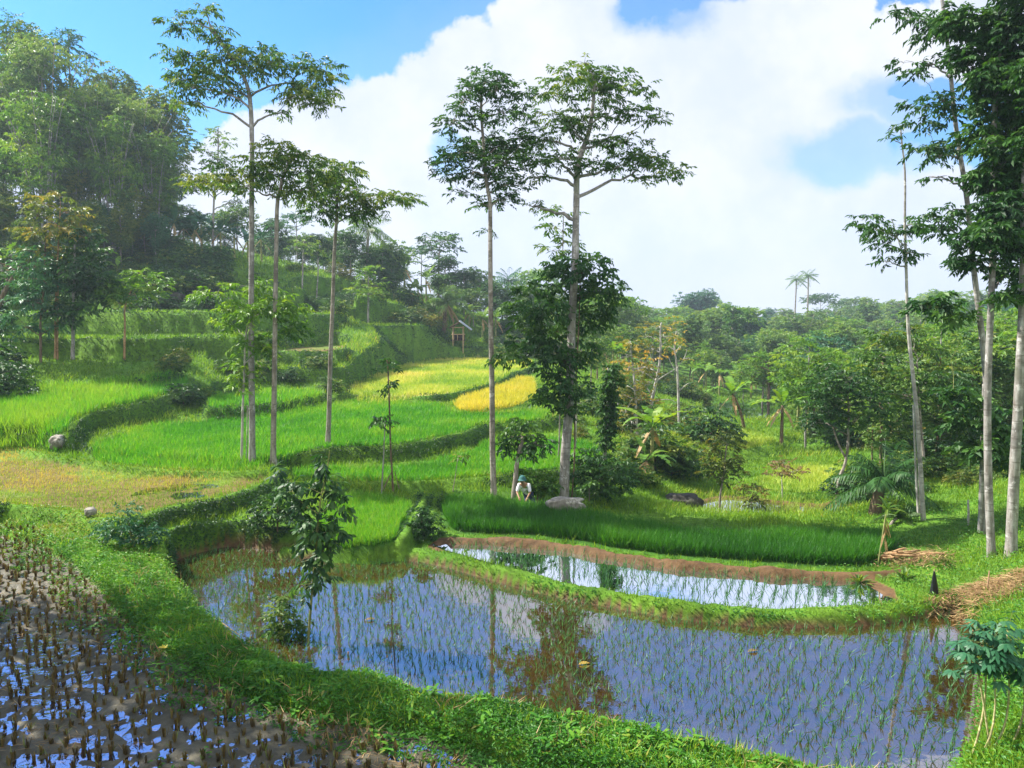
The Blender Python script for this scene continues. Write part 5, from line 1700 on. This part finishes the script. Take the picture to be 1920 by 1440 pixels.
for px, D, sc in [(1380, 95, 1.1), (1325, 94, 1.0), (1150, 78, 1.1), (1132, 82, 1.0), (1410, 90, 1.1), (1500, 60, .9), (1530, 64, 1.0), (1300, 97, 1.0), (1440, 88, 1.2), (1520, 52, .8)]:
    copy_thing(bp3, on_ground(px, D), R_.uniform(0, 6.28), sc)

# --- bushes
bush_p = [proto_tree('bush', '', 'bush', O, 1.5, 1.2, LEAF_MID, BARK_BROWN, 10, .17, .5, 45, 8, .5, 'bush', 61, r=.04),
          proto_tree('bush', '', 'bush', O, 1.6, 1.1, LEAF_DARK, BARK_BROWN, 10, .17, .5, 45, 8, .5, 'bush', 62, r=.04),
          proto_tree('bush', '', 'bush', O, 1.4, 1.0, LEAF_OLIVE, BARK_BROWN, 10, .16, .45, 45, 8, .5, 'bush', 63, r=.04)]
bush_g = {}


def put_bushes(spots, group, labels):
    for (px, D, sc, ki) in spots:
        loc = on_ground(px, D) - np.array([0, 0, .1])
        p = bush_p[ki]
        if not p.get('group'):
            p.location = tuple(float(a) for a in loc)
            p.scale = (sc, sc, sc)
            tag(p, labels[ki], 'bush', group)
        else:
            copy_thing(p, loc, R_.uniform(0, 6.28), sc * R_.uniform(.85, 1.15), labels[ki], group)


sp = [(R_.uniform(1180, 1960), math.exp(R_.uniform(math.log(33), math.log(95))), R_.uniform(.7, 1.6), R_.randrange(3)) for _ in range(120)]
sp = [s_ for s_ in sp if not (1270 < s_[0] < 1660 and s_[1] < 46) and not (1200 < s_[0] < 1520 and 50 < s_[1] < 74)]
put_bushes(sp, 'bushes of the lower valley', ['green bush in the lower valley', 'dark bush in the lower valley', 'yellowish bush in the lower valley'])
sp = [(R_.uniform(-40, 430), R_.uniform(63, 82), R_.uniform(.8, 1.9), R_.choice((0, 1, 1))) for _ in range(80)]
put_bushes(sp, 'bushes on the dark hillside', ['green bush on the dark hillside', 'dark bush on the dark hillside', ''])
sp = [(R_.uniform(640, 1060), R_.uniform(88, 100), R_.uniform(.9, 1.7), R_.choice((0, 1, 1, 2))) for _ in range(40)]
put_bushes([s_ for s_ in sp if not (815 < s_[0] < 905)], 'bushes around the bamboo hut', ['green bush in the thicket by the bamboo hut', 'dark bush in the thicket by the bamboo hut', 'yellowish bush in the thicket by the bamboo hut'])
sp = [(R_.uniform(520, 820), R_.uniform(70, 96), R_.uniform(.6, 1.2), R_.choice((0, 0, 1))) for _ in range(26)]
sp = [s_ for s_ in sp if s_[0] < 640 or s_[1] > 84]
put_bushes(sp, 'bushes on the upper terraces', ['green bush on the upper middle terraces', 'dark bush on the upper middle terraces', ''])
sp = [(330, 46.5, .8, 2), (320, 43, .7, 0), (370, 41.5, .6, 0), (340, 39.8, .8, 1), (420, 47.5, .7, 0), (460, 48, .8, 2), (500, 49.5, .7, 0), (545, 49, .8, 1), (600, 51, .8, 0), (620, 47.5, .7, 0), (440, 44.8, .5, 1), (580, 52, .8, 1)]
put_bushes(sp, 'bushes on the grassy middle slope', ['green bush on the sunlit middle slope', 'dark bush on the sunlit middle slope', 'yellowish bush on the sunlit middle slope'])
sp = [(1265, 34.5, .9, 1), (1290, 36, .8, 1), (1245, 36, .9, 0), (1170, 31, .7, 0), (1190, 34, .8, 0), (1220, 38, .9, 2), (1140, 40, .8, 2), (1110, 45, 1.0, 0), (1095, 50, 1.0, 1), (1090, 37, .6, 2), (1075, 41, .7, 0), (1180, 29.5, .6, 1), (1215, 30, .6, 0)]
put_bushes(sp, 'bushes behind the thick trunk', ['green bush on the slope behind the thick trunk', 'dark bush on the slope behind the thick trunk', 'yellowish bush on the slope behind the thick trunk'])
sp = [(1640, 27, .7, 1), (1690, 29, .8, 0), (1720, 31, .9, 1), (1770, 30, .8, 0), (1790, 33, .9, 1), (1830, 31, .8, 0), (1880, 33, 1., 1), (1900, 28, .7, 0), (1600, 30, .8, 1), (1630, 32, 1.0, 0), (1740, 27, .5, 0), (1810, 27, .6, 2), (1930, 30, 1., 1), (1850, 28, .6, 0)]
put_bushes(sp, 'bushes behind the pale clump', ['green bush in the shade behind the pale trunk clump', 'dark bush in the shade behind the pale trunk clump', 'yellowish bush in the shade behind the pale trunk clump'])
sp = [(-20, 40, 1.6, 1), (-5, 38, 1.2, 1), (-60, 42, 2.0, 1), (20, 43, .7, 0)]
put_bushes(sp, 'dark bushes at the edge of the grassy slope', ['green bush at the edge of the lit grass slope', 'dark bush at the edge of the lit grass slope', ''])
tree('dark_leaning_tree', 'dark shady tree mass with leaning trunk beside the feathery young trees', 'tree', [(-30, 640), (-5, 580), (20, 530), (40, 500)], .2, .08,
     [(-20, 480, 30, 20), (0, 520, 22, 18), (-25, 550, 30, 24), (0, 590, 18, 16), (-40, 620, 30, 20)], LEAF_DARK, BARK_BROWN, 47, .36, .45, 22, 8, .6, .25, .15, seed=60)
# off-frame trees on the left whose shade falls over the near field
shade_p = proto_tree('shade_tree', 'tall leafy tree on the bank beside the muddy stubble field', 'tree', (-16.0, 14.5, ground(-16.0, 14.5)), 13, 4.2, LEAF_MID, BARK_GREY, 18, .34, .45, 7.5, 8, .6, 'round', 71, group='trees beside the stubble field')
for x_, y_, s_ in [(-12.5, 9.5, .8), (-17, 11, 1.05)]:
    copy_thing(shade_p, (x_, y_, ground(x_, y_)), R_.uniform(0, 6.28), s_)

# ------------------------------------------------------------------ rocks, hut, house, person and small things
def rock(name, label, loc, dims, mat, seed=0, rotz=0.0, cat='rock'):
    import bmesh
    bm = bmesh.new()
    bmesh.ops.create_icosphere(bm, subdivisions=4, radius=1.0)
    V_ = np.array([v_.co for v_ in bm.verts])
    s_ = seed * 3.7
    n_ = fbm(V_[:, 0] * 1.3 + s_, V_[:, 1] * 1.3 + V_[:, 2] * 1.7, seed, 4)
    V_ = np.sign(V_) * np.abs(V_) ** .72
    V_ = V_ * (1 + .16 * n_[:, None]) * np.array(dims) / 2
    c_, s2 = math.cos(rotz), math.sin(rotz)
    V_ = np.stack([V_[:, 0] * c_ - V_[:, 1] * s2, V_[:, 0] * s2 + V_[:, 1] * c_, V_[:, 2]], 1)
    for v_, co in zip(bm.verts, V_):
        v_.co = co
    for f_ in bm.faces:
        f_.smooth = True
    me = bpy.data.meshes.new(name)
    bm.to_mesh(me)
    bm.free()
    me.materials.append(mat)
    o = bpy.data.objects.new(name, me)
    COL.objects.link(o)
    o.location = tuple(float(a) for a in loc)
    return tag(o, label, cat)


f = pd(1060, 985, 24.0)
rock('stone_block', 'weathered grey stone block lying in the rice in front of the thick trunk', (f[0], f[1], .62), (1.2, .55, .42), ROCK_M, 1, .1)
f = hit(108, 838)
rock('pale_stone', 'pale rounded stone at the corner of the rice terrace', f + UP * .15, (.55, .5, .55), ROCK_M, 2)
f = hit(170, 966)
rock('small_stone', 'small grey stone on the front lip of the brown terrace', f + UP * .08, (.30, .22, .24), ROCK_M, 3, .5)
f = on_ground(335, 66)
rock('dark_boulder', 'smaller black boulder on the shaded hillside', f + UP * .3, (1.3, 1.0, .9), ROCK_DARK, 4, -.5)
f = on_ground(382, 67)
rock('dark_boulder', 'longer black boulder lying on the shaded hillside', f + UP * .3, (2.2, 1.2, 1.0), ROCK_DARK, 5, -.3)
f = on_ground(1282, 28.5)
rock('dark_boulder', 'large dark boulder overhanging the edge of the valley paddy', f + UP * .1, (1.5, 1.0, .8), ROCK_DARK, 6, -.2)

# fallen dead wood and straw on the bank
f = hit(1712, 1047)
root = thing('dead_wood', 'heap of broken reddish dead wood lying on the grassy bank', 'dead wood', f)
g = Geo()
rng = np.random.default_rng(77)
for i in range(16):
    a = rng.uniform(-.6, .6)
    c = f + np.array([rng.uniform(-.55, .55), rng.uniform(-.3, .3), rng.uniform(.02, .16)])
    d = np.array([math.cos(a), math.sin(a), rng.uniform(-.1, .2)]) * rng.uniform(.2, .5)
    tube(g, np.array([c - d, c + rng.normal(0, .03, 3), c + d]), [.035, .045, .02], 6)
g.build('broken_branches', BARK_ORANGE, root)
g = Geo()
n = 900
a = rng.uniform(0, 6.28, n)
P = f + np.stack([rng.normal(0, .45, n), rng.normal(-.25, .35, n), rng.uniform(0, .10, n)], 1)
P[:, 2] = look(P[:, 0], P[:, 1])[0] + rng.uniform(.03, .14, n)
leaves(g, P, np.stack([np.cos(a), np.sin(a), rng.uniform(-.2, .3, n)], 1), UP, rng.uniform(.1, .28, n), .02, .1, rng.uniform(0, 1, n))
g.build('dry_litter', STRAW_M, root, False)

f = hit(1850, 1118)
root = thing('straw_heap', 'flattened heap of dry brown straw beside the water', 'straw heap', f)
n = 5200
r = np.sqrt(rng.random(n))
th = rng.uniform(0, 6.28, n)
x = f[0] + np.cos(th) * r * 1.15
y = f[1] + np.sin(th) * r * .8
z = look(x, y)[0] + (1 - r ** 2) * .20 * rng.random(n) + .02
g = Geo()
a = rng.uniform(0, 6.28, n)
leaves(g, np.stack([x, y, z], 1), np.stack([np.cos(a), np.sin(a), rng.uniform(-.15, .3, n)], 1), UP + rng.normal(0, .3, (n, 3)), rng.uniform(.12, .40, n), .018, .15, np.clip(rng.normal(.4, .25, n), 0, 1))
g.build('straw', STRAW_M, root, False)
tube(g2 := Geo(), np.array([f + UP * .1, f + np.array([.03, 0, .55])]), [.018, .012], 6)
g2.build('stick', WOOD_M, root)

# black bag hung on a stick
BAG = plain('black_plastic', (.012, .014, .017), .38, .5, .3, 9)
f = hit(1752, 1118)
root = thing('plastic_bag', 'black plastic bag tied over a stick on the grassy bank', 'plastic bag', f)
g = Geo()
tube(g, np.array([f - UP * .1, f + np.array([-.03, 0, .62])]), [.012, .010], 6)
g.build('stick', WOOD_M, root)
g = Geo()
t = np.linspace(0, 1, 14)
ring = []
S_ = 20
for k_ in range(14):
    rr = .010 + .082 * (1 - t[k_]) ** .8
    th = np.arange(S_) / S_ * 2 * np.pi
    rad = rr * (1 + .16 * np.sin(5 * th + t[k_] * 3) + .08 * np.sin(9 * th))
    ring.append(np.stack([f[0] - .03 * t[k_] + np.cos(th) * rad, f[1] + np.sin(th) * rad * .7, np.full(S_, f[2] + .06 + .52 * t[k_])], 1))
v = np.concatenate(ring)
q = [[i_ * S_ + j_, i_ * S_ + (j_ + 1) % S_, (i_ + 1) * S_ + (j_ + 1) % S_, (i_ + 1) * S_ + j_] for i_ in range(13) for j_ in range(S_)]
g.add(v, q)
g.build('bag', BAG, root)

# leaning cane plant with a leafy top at the rice corner
f = hit(1645, 1062)
root = thing('leaning_cane', 'leaning cane with a dark dry middle and tufted green top at the rice corner', 'cane plant', f)
top = pd(1663, 955, f[1])
g = Geo()
tube(g, bez(f - UP * .1, (f + top) / 2 + np.array([.0, 0, .0]), top, 8), np.linspace(.016, .022, 8), 6)
g.build('stem', STEM_GREEN, root)
g = Geo()
for i in range(11):
    a = i * 2.4
    el = rng.uniform(.1, 1.3)
    blade_leaf(g, top, np.array([math.cos(a) * math.cos(el), math.sin(a) * math.cos(el), math.sin(el)]), rng.uniform(.35, .6), .07, .4, rng.uniform(.3, .8), 0, 6)
g.build('crown', LEAF_MID, root, False)
g = Geo()
mid = pd(1660, 990, f[1])
for i in range(9):
    a = rng.uniform(0, 6.28)
    blade_leaf(g, mid + UP * rng.uniform(-.3, .4), np.array([math.cos(a) * .4, math.sin(a) * .4, -1]), rng.uniform(.25, .45), .06, .1, rng.uniform(.1, .6), .5, 5)
g.build('dead_leaves', STRAW_M, root, False)
for px, py, lab in [(1695, 1090, 'rosette of long pointed leaves beside the dead wood heap'), (1610, 1098, 'small leafy tuft at the muddy corner of the narrow paddy')]:
    f = hit(px, py)
    g = Geo()
    for i in range(26):
        a = i * 2.4
        el = rng.uniform(.35, 1.3)
        blade_leaf(g, f, np.array([math.cos(a) * math.cos(el), math.sin(a) * math.cos(el), math.sin(el)]), rng.uniform(.3, .55), .06, .35, rng.uniform(.3, .9), 0, 5)
    o = g.build('leafy_tuft', LEAF_MID, None, False)
    tag(o, lab, 'plant')
f = hit(1815, 985)
g = Geo()
tube(g, np.array([f - UP * .1, f + np.array([0, 0, .35]), f + np.array([-.03, 0, .72])]), [.035, .03, .025], 7)
tag(g.build('cut_stump', BARK_WHITE, None), 'short pale broken stump beside the pale trunk clump', 'stump')

# dead twig and stake standing in the water, bits floating on it
f = pz(742, 1262, 0)
root = thing('dead_twig', 'black dead twig standing in the flooded paddy', 'twig', f)
g = Geo()
p1, p2, p3 = pd(742, 1262, f[1]) - UP * .15, pd(738, 1210, f[1]), pd(732, 1152, f[1])
tube(g, np.array([p1, p2, p3]), [.016, .011, .004], 6)
tube(g, np.array([p2, pd(722, 1195, f[1])]), [.007, .003], 5)
tube(g, np.array([p2 * .6 + p3 * .4, pd(748, 1165, f[1] + .1)]), [.005, .003], 5)
g.build('stem', ROCK_DARK, root)
g = Geo()
for px, py in [(744, 1185), (726, 1228), (735, 1225), (748, 1218), (722, 1196)]:
    leaves(g, pd(px, py, f[1])[None], rng.normal(0, 1, (1, 3)) - UP, rng.normal(0, 1, (1, 3)), .10, .05, .2, .2)
g.build('dead_leaves', LEAF_BROWN, root, False)
f = hit(652, 1244)
g = Geo()
tube(g, np.array([f - UP * .1, pd(653, 1222, f[1])]), [.02, .016], 7)
tag(g.build('wooden_stake', WOOD_M, None), 'short wooden stake at the water edge of the near bund', 'stake')
f = pz(455, 1200, .0)
g = Geo()
tube(g, np.array([pz(412, 1165, .03), pz(450, 1192, .03)]), [.012, .010], 6)
tag(g.build('bamboo_stick', STRAW_M, None), 'pale thin stick lying at the edge of the near bund', 'stick')
for px, py, c_, lab in [(1085, 1246, LEAF_GOLD, 'orange fallen leaf floating on the large flooded paddy'), (1402, 1222, LEAF_BROWN, 'brown stem floating between the seedlings'), (684, 1163, LEAF_BROWN, 'brown leaf floating near the broad leaved sapling')]:
    f = pz(px, py, .012)
    g = Geo()
    blade_leaf(g, f, np.array([1, .2, .25]), .22, .12, .2, .8, .2, 6)
    tag(g.build('fallen_leaf', c_, None, False), lab, 'leaf')
f = hit(310, 1228)
g = Geo()
for i in range(3):
    blade_leaf(g, f + UP * .10, np.array([math.cos(i * 2.), math.sin(i * 2.), .6]), .13, .09, .2, .9, 0, 6)
tag(g.build('yellow_leaf', RICE_GOLD, None, False), 'bright yellow leaf lying on the near bund', 'leaf')

# cassava plants at the near right
def cassava(label, stems, seed):
    global rng
    rng = np.random.default_rng(seed)
    D = 9.7
    f = on_ground(stems[0][0][0][0], D)
    root = thing('cassava_plant', label, 'cassava plant', f)
    sg, cg, pg = Geo(), Geo(), Geo()
    for pts, nleaf in stems:
        P = [on_ground(pts[0][0], D) - UP * .1] + [pd(px, py, D + rng.uniform(-.1, .1)) for px, py in pts[1:]]
        P = smooth_path(np.array(P))
        tube(sg, P, np.linspace(.016, .010, len(P)), 7)
        top = P[-1]
        for i in range(nleaf):
            a = i * 2.4 + rng.normal(0, .3)
            el = rng.uniform(-.5, 1.1)
            d = np.array([math.cos(a) * math.cos(el), math.sin(a) * math.cos(el), math.sin(el)])
            b0 = top - UP * rng.uniform(0, .28)
            e = b0 + d * rng.uniform(.18, .36)
            tube(pg, bez(b0, (b0 + e) / 2 + UP * .05, e, 4), [.004, .004, .003, .003], 4, .5, False)
            out = unit(d * np.array([1, 1, .2]))
            side = unit(np.cross(out, UP))
            for ang in (-1.9, -1.2, -.6, 0, .6, 1.2, 1.9):
                ld = out * math.cos(ang) + side * math.sin(ang) - UP * rng.uniform(.2, .5)
                leaves6(cg, e[None], ld[None], (UP + out * .4)[None], rng.uniform(.14, .2) * (1 - .12 * abs(ang)), .045, .25, np.clip(rng.normal(.5, .2), 0, 1))
    sg.build('stem', STRAW_BARK, root)
    pg.build('leaf_stalks', STEM_GREEN, root)
    cg.build('crown', LEAF_BLUE, root, False)
    return root


STRAW_BARK = bark_mat('cassava_stem', (.28, .24, .10), (.46, .40, .20), (.58, .52, .3), 3)
cassava('tall cassava plant with three pale thin stems at the near corner of the flooded paddy',
        [([(1848, 1440), (1849, 1330), (1848, 1215)], 30), ([(1876, 1440), (1870, 1350), (1860, 1200)], 30), ([(1896, 1430), (1895, 1340), (1888, 1190)], 30)], 5)
cassava('second cassava plant half outside the picture behind the tall cassava', [([(1935, 1440), (1925, 1330), (1915, 1250)], 18), ([(1900, 1440), (1842, 1300), (1825, 1215)], 16)], 6)

# bamboo hut beside the shaggy palm
TIN = plain('grey_tin_roof', (.34, .38, .44), .45, .4, .2, 2)
THATCH = plain('old_thatch', (.10, .07, .045), .95, .1, .4, 6)
BAMBOO = plain('bamboo_pole', (.42, .30, .17), .7, .3, .25, 5)
DARKW = plain('dark_woven_wall', (.05, .035, .025), .9, .2, .4, 5)
HD = 92.0
hb = on_ground(864, HD)
hut = thing('bamboo_hut', 'small open bamboo hut with a thatch and tin roof beside the shaggy palm', 'hut', hb)
kx = HD / FPX


def hp(px, py, dy=0.0):
    p_ = pd(px, py, HD)
    p_[1] += dy
    return p_


for (px, dy) in ((849, 0), (868, 0), (849, 1.4), (868, 1.4)):
    g = Geo()
    a_ = hp(px, 612, dy)
    b_ = np.array([a_[0], a_[1], min(hp(px, 640, dy)[2], ground(a_[0], a_[1])) - .1])
    tube(g, np.array([b_, a_]), [.06, .055], 7)
    g.build('post', BAMBOO, hut)
for py, dy in ((614, 0), (627, 0), (627, 1.4)):
    g = Geo()
    tube(g, np.array([hp(846, py, dy - .08), hp(871, py, dy - .08)]), [.05, .05], 6)
    g.build('rail', BAMBOO, hut)
g = Geo()
tube(g, np.array([hp(858, 627, -.07), hp(858, 638, -.07)]), [.04, .04], 6)
g.build('brace', BAMBOO, hut)


def slab(geo, a, b, c, d, th):
    nrm_ = unit(np.cross(b - a, d - a))
    top_ = np.array([a, b, c, d])
    bot_ = top_ - nrm_ * th
    geo.add(np.vstack([top_, bot_]), [[0, 1, 2, 3], [7, 6, 5, 4], [0, 4, 5, 1], [1, 5, 6, 2], [2, 6, 7, 3], [3, 7, 4, 0]])


g = Geo()
slab(g, hp(845, 637.5, -.02), hp(872, 637.5, -.02), hp(872, 637.5, 1.5), hp(845, 637.5, 1.5), .08)
slab(g, hp(847, 637.5, 1.45), hp(870, 637.5, 1.45), hp(870, 628, 1.45), hp(847, 628, 1.45), .05)
g.build('floor', DARKW, hut)
g = Geo()
slab(g, hp(842, 614, -.4), hp(862, 602, -.4), hp(862, 602, 1.9), hp(842, 614, 1.9), .16)
g.build('thatch_roof', THATCH, hut)
g = Geo()
slab(g, hp(861, 601.5, -.45), hp(884, 619, -.45), hp(884, 619, 1.95), hp(861, 601.5, 1.95), .05)
for k_ in range(8):
    y_ = -.35 + k_ * .3
    tube(g, np.array([hp(861, 600.8, y_), hp(884, 618.3, y_)]), [.05, .05], 6, .5, False)
g.build('tin_roof', TIN, hut)

# house far across the valley
HD2 = 262.0
TILE = plain('red_roof_tiles', (.30, .12, .09), .8, .2, .2, 2)
WALLW = plain('white_wall', (.72, .70, .68), .8, .2, .08, 2)
GLASSD = plain('dark_window', (.04, .045, .05), .2, .5, .2, 2)
hb = pd(1462, 618, HD2)
house = thing('valley_house', 'white house with a reddish hipped roof on the far wooded ridge', 'house', hb)


def q3(px, py, dy):
    p_ = pd(px, py, HD2)
    p_[1] += dy
    return p_


g = Geo()
a_, b_ = q3(1450, 630, 0), q3(1474, 630, 0)
zt = q3(1450, 607, 0)[2]
c_ = np.array([[a_[0], HD2, a_[2] - 3], [b_[0], HD2, a_[2] - 3], [b_[0], HD2 + 5, a_[2] - 3], [a_[0], HD2 + 5, a_[2] - 3]])
d_ = c_.copy()
d_[:, 2] = zt
g.add(np.vstack([c_, d_]), [[0, 1, 5, 4], [1, 2, 6, 5], [2, 3, 7, 6], [3, 0, 4, 7], [4, 5, 6, 7]])
g.build('wall', WALLW, house)
g = Geo()
e_ = d_ + np.array([[-.6, -.6, 0], [.6, -.6, 0], [.6, .6, 0], [-.6, .6, 0]])
rz = q3(1462, 598, 0)[2]
r1_, r2_ = np.array([a_[0] + 1.6, HD2 + 2.5, rz]), np.array([b_[0] - 1.6, HD2 + 2.5, rz])
g.add(np.vstack([e_, r1_[None], r2_[None]]), [[0, 1, 5, 4], [2, 3, 4, 5], [1, 2, 5, 5], [3, 0, 4, 4]])
g.build('roof', TILE, house, False)
for px in (1455, 1468):
    g = Geo()
    slab(g, q3(px - 2, 609.5, -.04), q3(px + 2, 609.5, -.04), q3(px + 2, 613, -.04), q3(px - 2, 613, -.04), .03)
    g.build('window', GLASSD, house)

# ------------------------------------------------------------------ the worker bending beside the small tree
SKIN = plain('skin', (.32, .17, .10), .55, .4, .1, 8)
SHIRT = plain('white_shirt', (.78, .78, .82), .85, .2, .08, 12)
TROUS = plain('navy_trousers', (.03, .04, .10), .85, .2, .2, 12)
HAT = plain('teal_hat', (.04, .13, .13), .8, .2, .2, 12)
HAIR = plain('black_hair', (.012, .010, .009), .6, .3, .2, 20)


def skin_mesh(name, verts, edges, radii, mat, parent, root_i=0, sub=2):
    me = bpy.data.meshes.new(name)
    me.from_pydata([tuple(map(float, v_)) for v_ in verts], edges, [])
    o = bpy.data.objects.new(name, me)
    COL.objects.link(o)
    md = o.modifiers.new('skin', 'SKIN')
    md.use_smooth_shade = True
    for i_, r_ in enumerate(radii):
        sv = me.skin_vertices[0].data[i_]
        sv.radius = (r_, r_) if np.isscalar(r_) else r_
        sv.use_root = (i_ == root_i)
    o.modifiers.new('sub', 'SUBSURF').levels = sub
    o.modifiers['sub'].render_levels = sub
    dg = bpy.context.evaluated_depsgraph_get()
    m2 = bpy.data.meshes.new_from_object(o.evaluated_get(dg))
    bpy.data.objects.remove(o)
    bpy.data.meshes.remove(me)
    m2.name = name
    m2.materials.clear()
    m2.materials.append(mat)
    for p_ in m2.polygons:
        p_.use_smooth = True
    o = bpy.data.objects.new(name, m2)
    COL.objects.link(o)
    o.parent = parent
    return o


f = on_ground(984, 25.3) - UP * .27
person = thing('person', 'person in white shirt, navy trousers and teal hat bending beside the small dark tree', 'person', f)
person.scale = (.88, .88, .9)
# local frame: x to the right of the photo, y away; body leans towards the left-up, legs step to the right
J = {'pelvis': (0.14, .10, .74), 'belly': (.08, .04, .88), 'chest': (-.02, -.08, 1.07), 'neck': (-.07, -.20, 1.20), 'head0': (-.08, -.25, 1.25), 'head1': (-.09, -.30, 1.32), 'head2': (-.09, -.33, 1.40),
     'hipL': (.05, .10, .70), 'kneeL': (.08, -.16, .42), 'ankL': (.12, .06, .09), 'toeL': (.09, -.12, .03),
     'hipR': (.24, .10, .70), 'kneeR': (.36, -.10, .42), 'ankR': (.48, .10, .09), 'toeR': (.50, -.08, .03),
     'shL': (-.21, -.08, 1.12), 'elL': (-.29, -.20, .87), 'wrL': (-.22, -.42, .74),
     'shR': (.15, -.14, 1.12), 'elR': (.20, -.28, .87), 'wrR': (.10, -.48, .74)}
Rj = {'pelvis': .135, 'belly': .125, 'chest': .15, 'neck': .055, 'head0': .075, 'head1': .10, 'head2': .07, 'hipL': .09, 'kneeL': .058, 'ankL': .038, 'toeL': .035, 'hipR': .09, 'kneeR': .058, 'ankR': .038, 'toeR': .035,
      'shL': .062, 'elL': .042, 'wrL': .028, 'shR': .062, 'elR': .042, 'wrR': .028}
E = [('pelvis', 'belly'), ('belly', 'chest'), ('chest', 'neck'), ('neck', 'head0'), ('head0', 'head1'), ('head1', 'head2'), ('pelvis', 'hipL'), ('hipL', 'kneeL'), ('kneeL', 'ankL'), ('ankL', 'toeL'),
     ('pelvis', 'hipR'), ('hipR', 'kneeR'), ('kneeR', 'ankR'), ('ankR', 'toeR'), ('chest', 'shL'), ('shL', 'elL'), ('elL', 'wrL'), ('chest', 'shR'), ('shR', 'elR'), ('elR', 'wrR')]
names = list(J)
verts = [np.array(J[k_]) for k_ in names]
rad = [Rj[k_] for k_ in names]
edges = [(names.index(a_), names.index(b_)) for a_, b_ in E]
for sd_, w_, e_ in (('L', 'wrL', 'elL'), ('R', 'wrR', 'elR')):      # palm, four fingers and thumb
    w0 = np.array(J[w_])
    d_ = unit(w0 - np.array(J[e_]))
    s_ = unit(np.cross(d_, UP))
    pm = w0 + d_ * .075
    verts.append(pm)
    rad.append((.034, .018))
    pi_ = len(verts) - 1
    edges.append((names.index(w_), pi_))
    for j_, (off, ln) in enumerate(((-.030, .066), (-.010, .076), (.010, .072), (.030, .056))):
        a_ = pm + s_ * off + d_ * .035
        b_ = a_ + d_ * ln * .55 - UP * .015
        c_ = b_ + d_ * ln * .35 - UP * .03
        k0 = len(verts)
        verts += [a_, b_, c_]
        rad += [.010, .009, .0075]
        edges += [(pi_, k0), (k0, k0 + 1), (k0 + 1, k0 + 2)]
    k0 = len(verts)
    verts += [w0 + d_ * .04 - s_ * .04, w0 + d_ * .085 - s_ * .058 - UP * .02]
    rad += [.012, .009]
    edges += [(pi_, k0), (k0, k0 + 1)]
skin_mesh('body', verts, edges, rad, SKIN, person)


def part_skin(name, keys, mat, grow_, extra=None):
    vv = [np.array(J[k_]) for k_ in keys]
    ee = [(keys.index(a_), keys.index(b_)) for a_, b_ in E if a_ in keys and b_ in keys]
    return skin_mesh(name, vv, ee, [Rj[k_] * grow_ + .012 for k_ in keys], mat, person, 0)


part_skin('shirt', ['pelvis', 'belly', 'chest', 'shL', 'elL', 'shR', 'elR'], SHIRT, 1.25)
part_skin('trousers', ['pelvis', 'hipL', 'kneeL', 'ankL', 'hipR', 'kneeR', 'ankR'], TROUS, 1.08)
g = Geo()
hc = np.array(J['head2']) + np.array([f[0], f[1], f[2] + .0])
prof = [(.17, -.05), (.15, -.03), (.125, -.01), (.12, .05), (.09, .10), (.04, .125), (.005, .13)]
th = np.arange(20) / 20 * 2 * np.pi
v = np.concatenate([np.stack([hc[0] + np.cos(th) * r_, hc[1] - .01 + np.sin(th) * r_, np.full(20, hc[2] + z_)], 1) for r_, z_ in prof])
q = [[i_ * 20 + j_, i_ * 20 + (j_ + 1) % 20, (i_ + 1) * 20 + (j_ + 1) % 20, (i_ + 1) * 20 + j_] for i_ in range(len(prof) - 1) for j_ in range(20)]
g.add(v, q)
g.build('hat', HAT, person)
g = Geo()
hd = np.array(J['head1']) + np.array([f[0], f[1], f[2]])
prof = [(.098, -.03), (.112, .02), (.112, .07), (.09, .11)]
v = np.concatenate([np.stack([hd[0] + np.cos(th) * r_, hd[1] + .02 + np.sin(th) * r_, np.full(20, hd[2] + z_)], 1) for r_, z_ in prof])
q = [[i_ * 20 + j_, i_ * 20 + (j_ + 1) % 20, (i_ + 1) * 20 + (j_ + 1) % 20, (i_ + 1) * 20 + j_] for i_ in range(len(prof) - 1) for j_ in range(5, 13)] if False else \
    [[i_ * 20 + j_, i_ * 20 + (j_ + 1) % 20, (i_ + 1) * 20 + (j_ + 1) % 20, (i_ + 1) * 20 + j_] for i_ in range(len(prof) - 1) for j_ in list(range(0, 10))]
g.add(v, q)
g.build('hair', HAIR, person)

# ------------------------------------------------------------------ haze over the valley
def haze():
    me = bpy.data.meshes.new('haze')
    x0, x1_, y0, y1_, z0, z1_ = -520, 520, -8.2, 480, -16, 62
    me.from_pydata([(x0, y0, z0), (x1_, y0, z0), (x1_, y1_, z0), (x0, y1_, z0), (x0, y0, z1_), (x1_, y0, z1_), (x1_, y1_, z1_), (x0, y1_, z1_)], [],
                   [(0, 3, 2, 1), (4, 5, 6, 7), (0, 1, 5, 4), (1, 2, 6, 5), (2, 3, 7, 6), (3, 0, 4, 7)])
    m, t, out = new_mat('haze_air')
    vol = t.n('ShaderNodeVolumePrincipled')
    vol.inputs['Color'].default_value = (.72, .86, 1.0, 1)
    vol.inputs['Density'].default_value = .0005
    vol.inputs['Anisotropy'].default_value = .2
    t.l(vol.outputs[0], out.inputs['Volume'])
    me.materials.append(m)
    o = bpy.data.objects.new('haze', me)
    COL.objects.link(o)
    tag(o, None, None, None, 'stuff')


HAZE = True
if HAZE:
    haze()
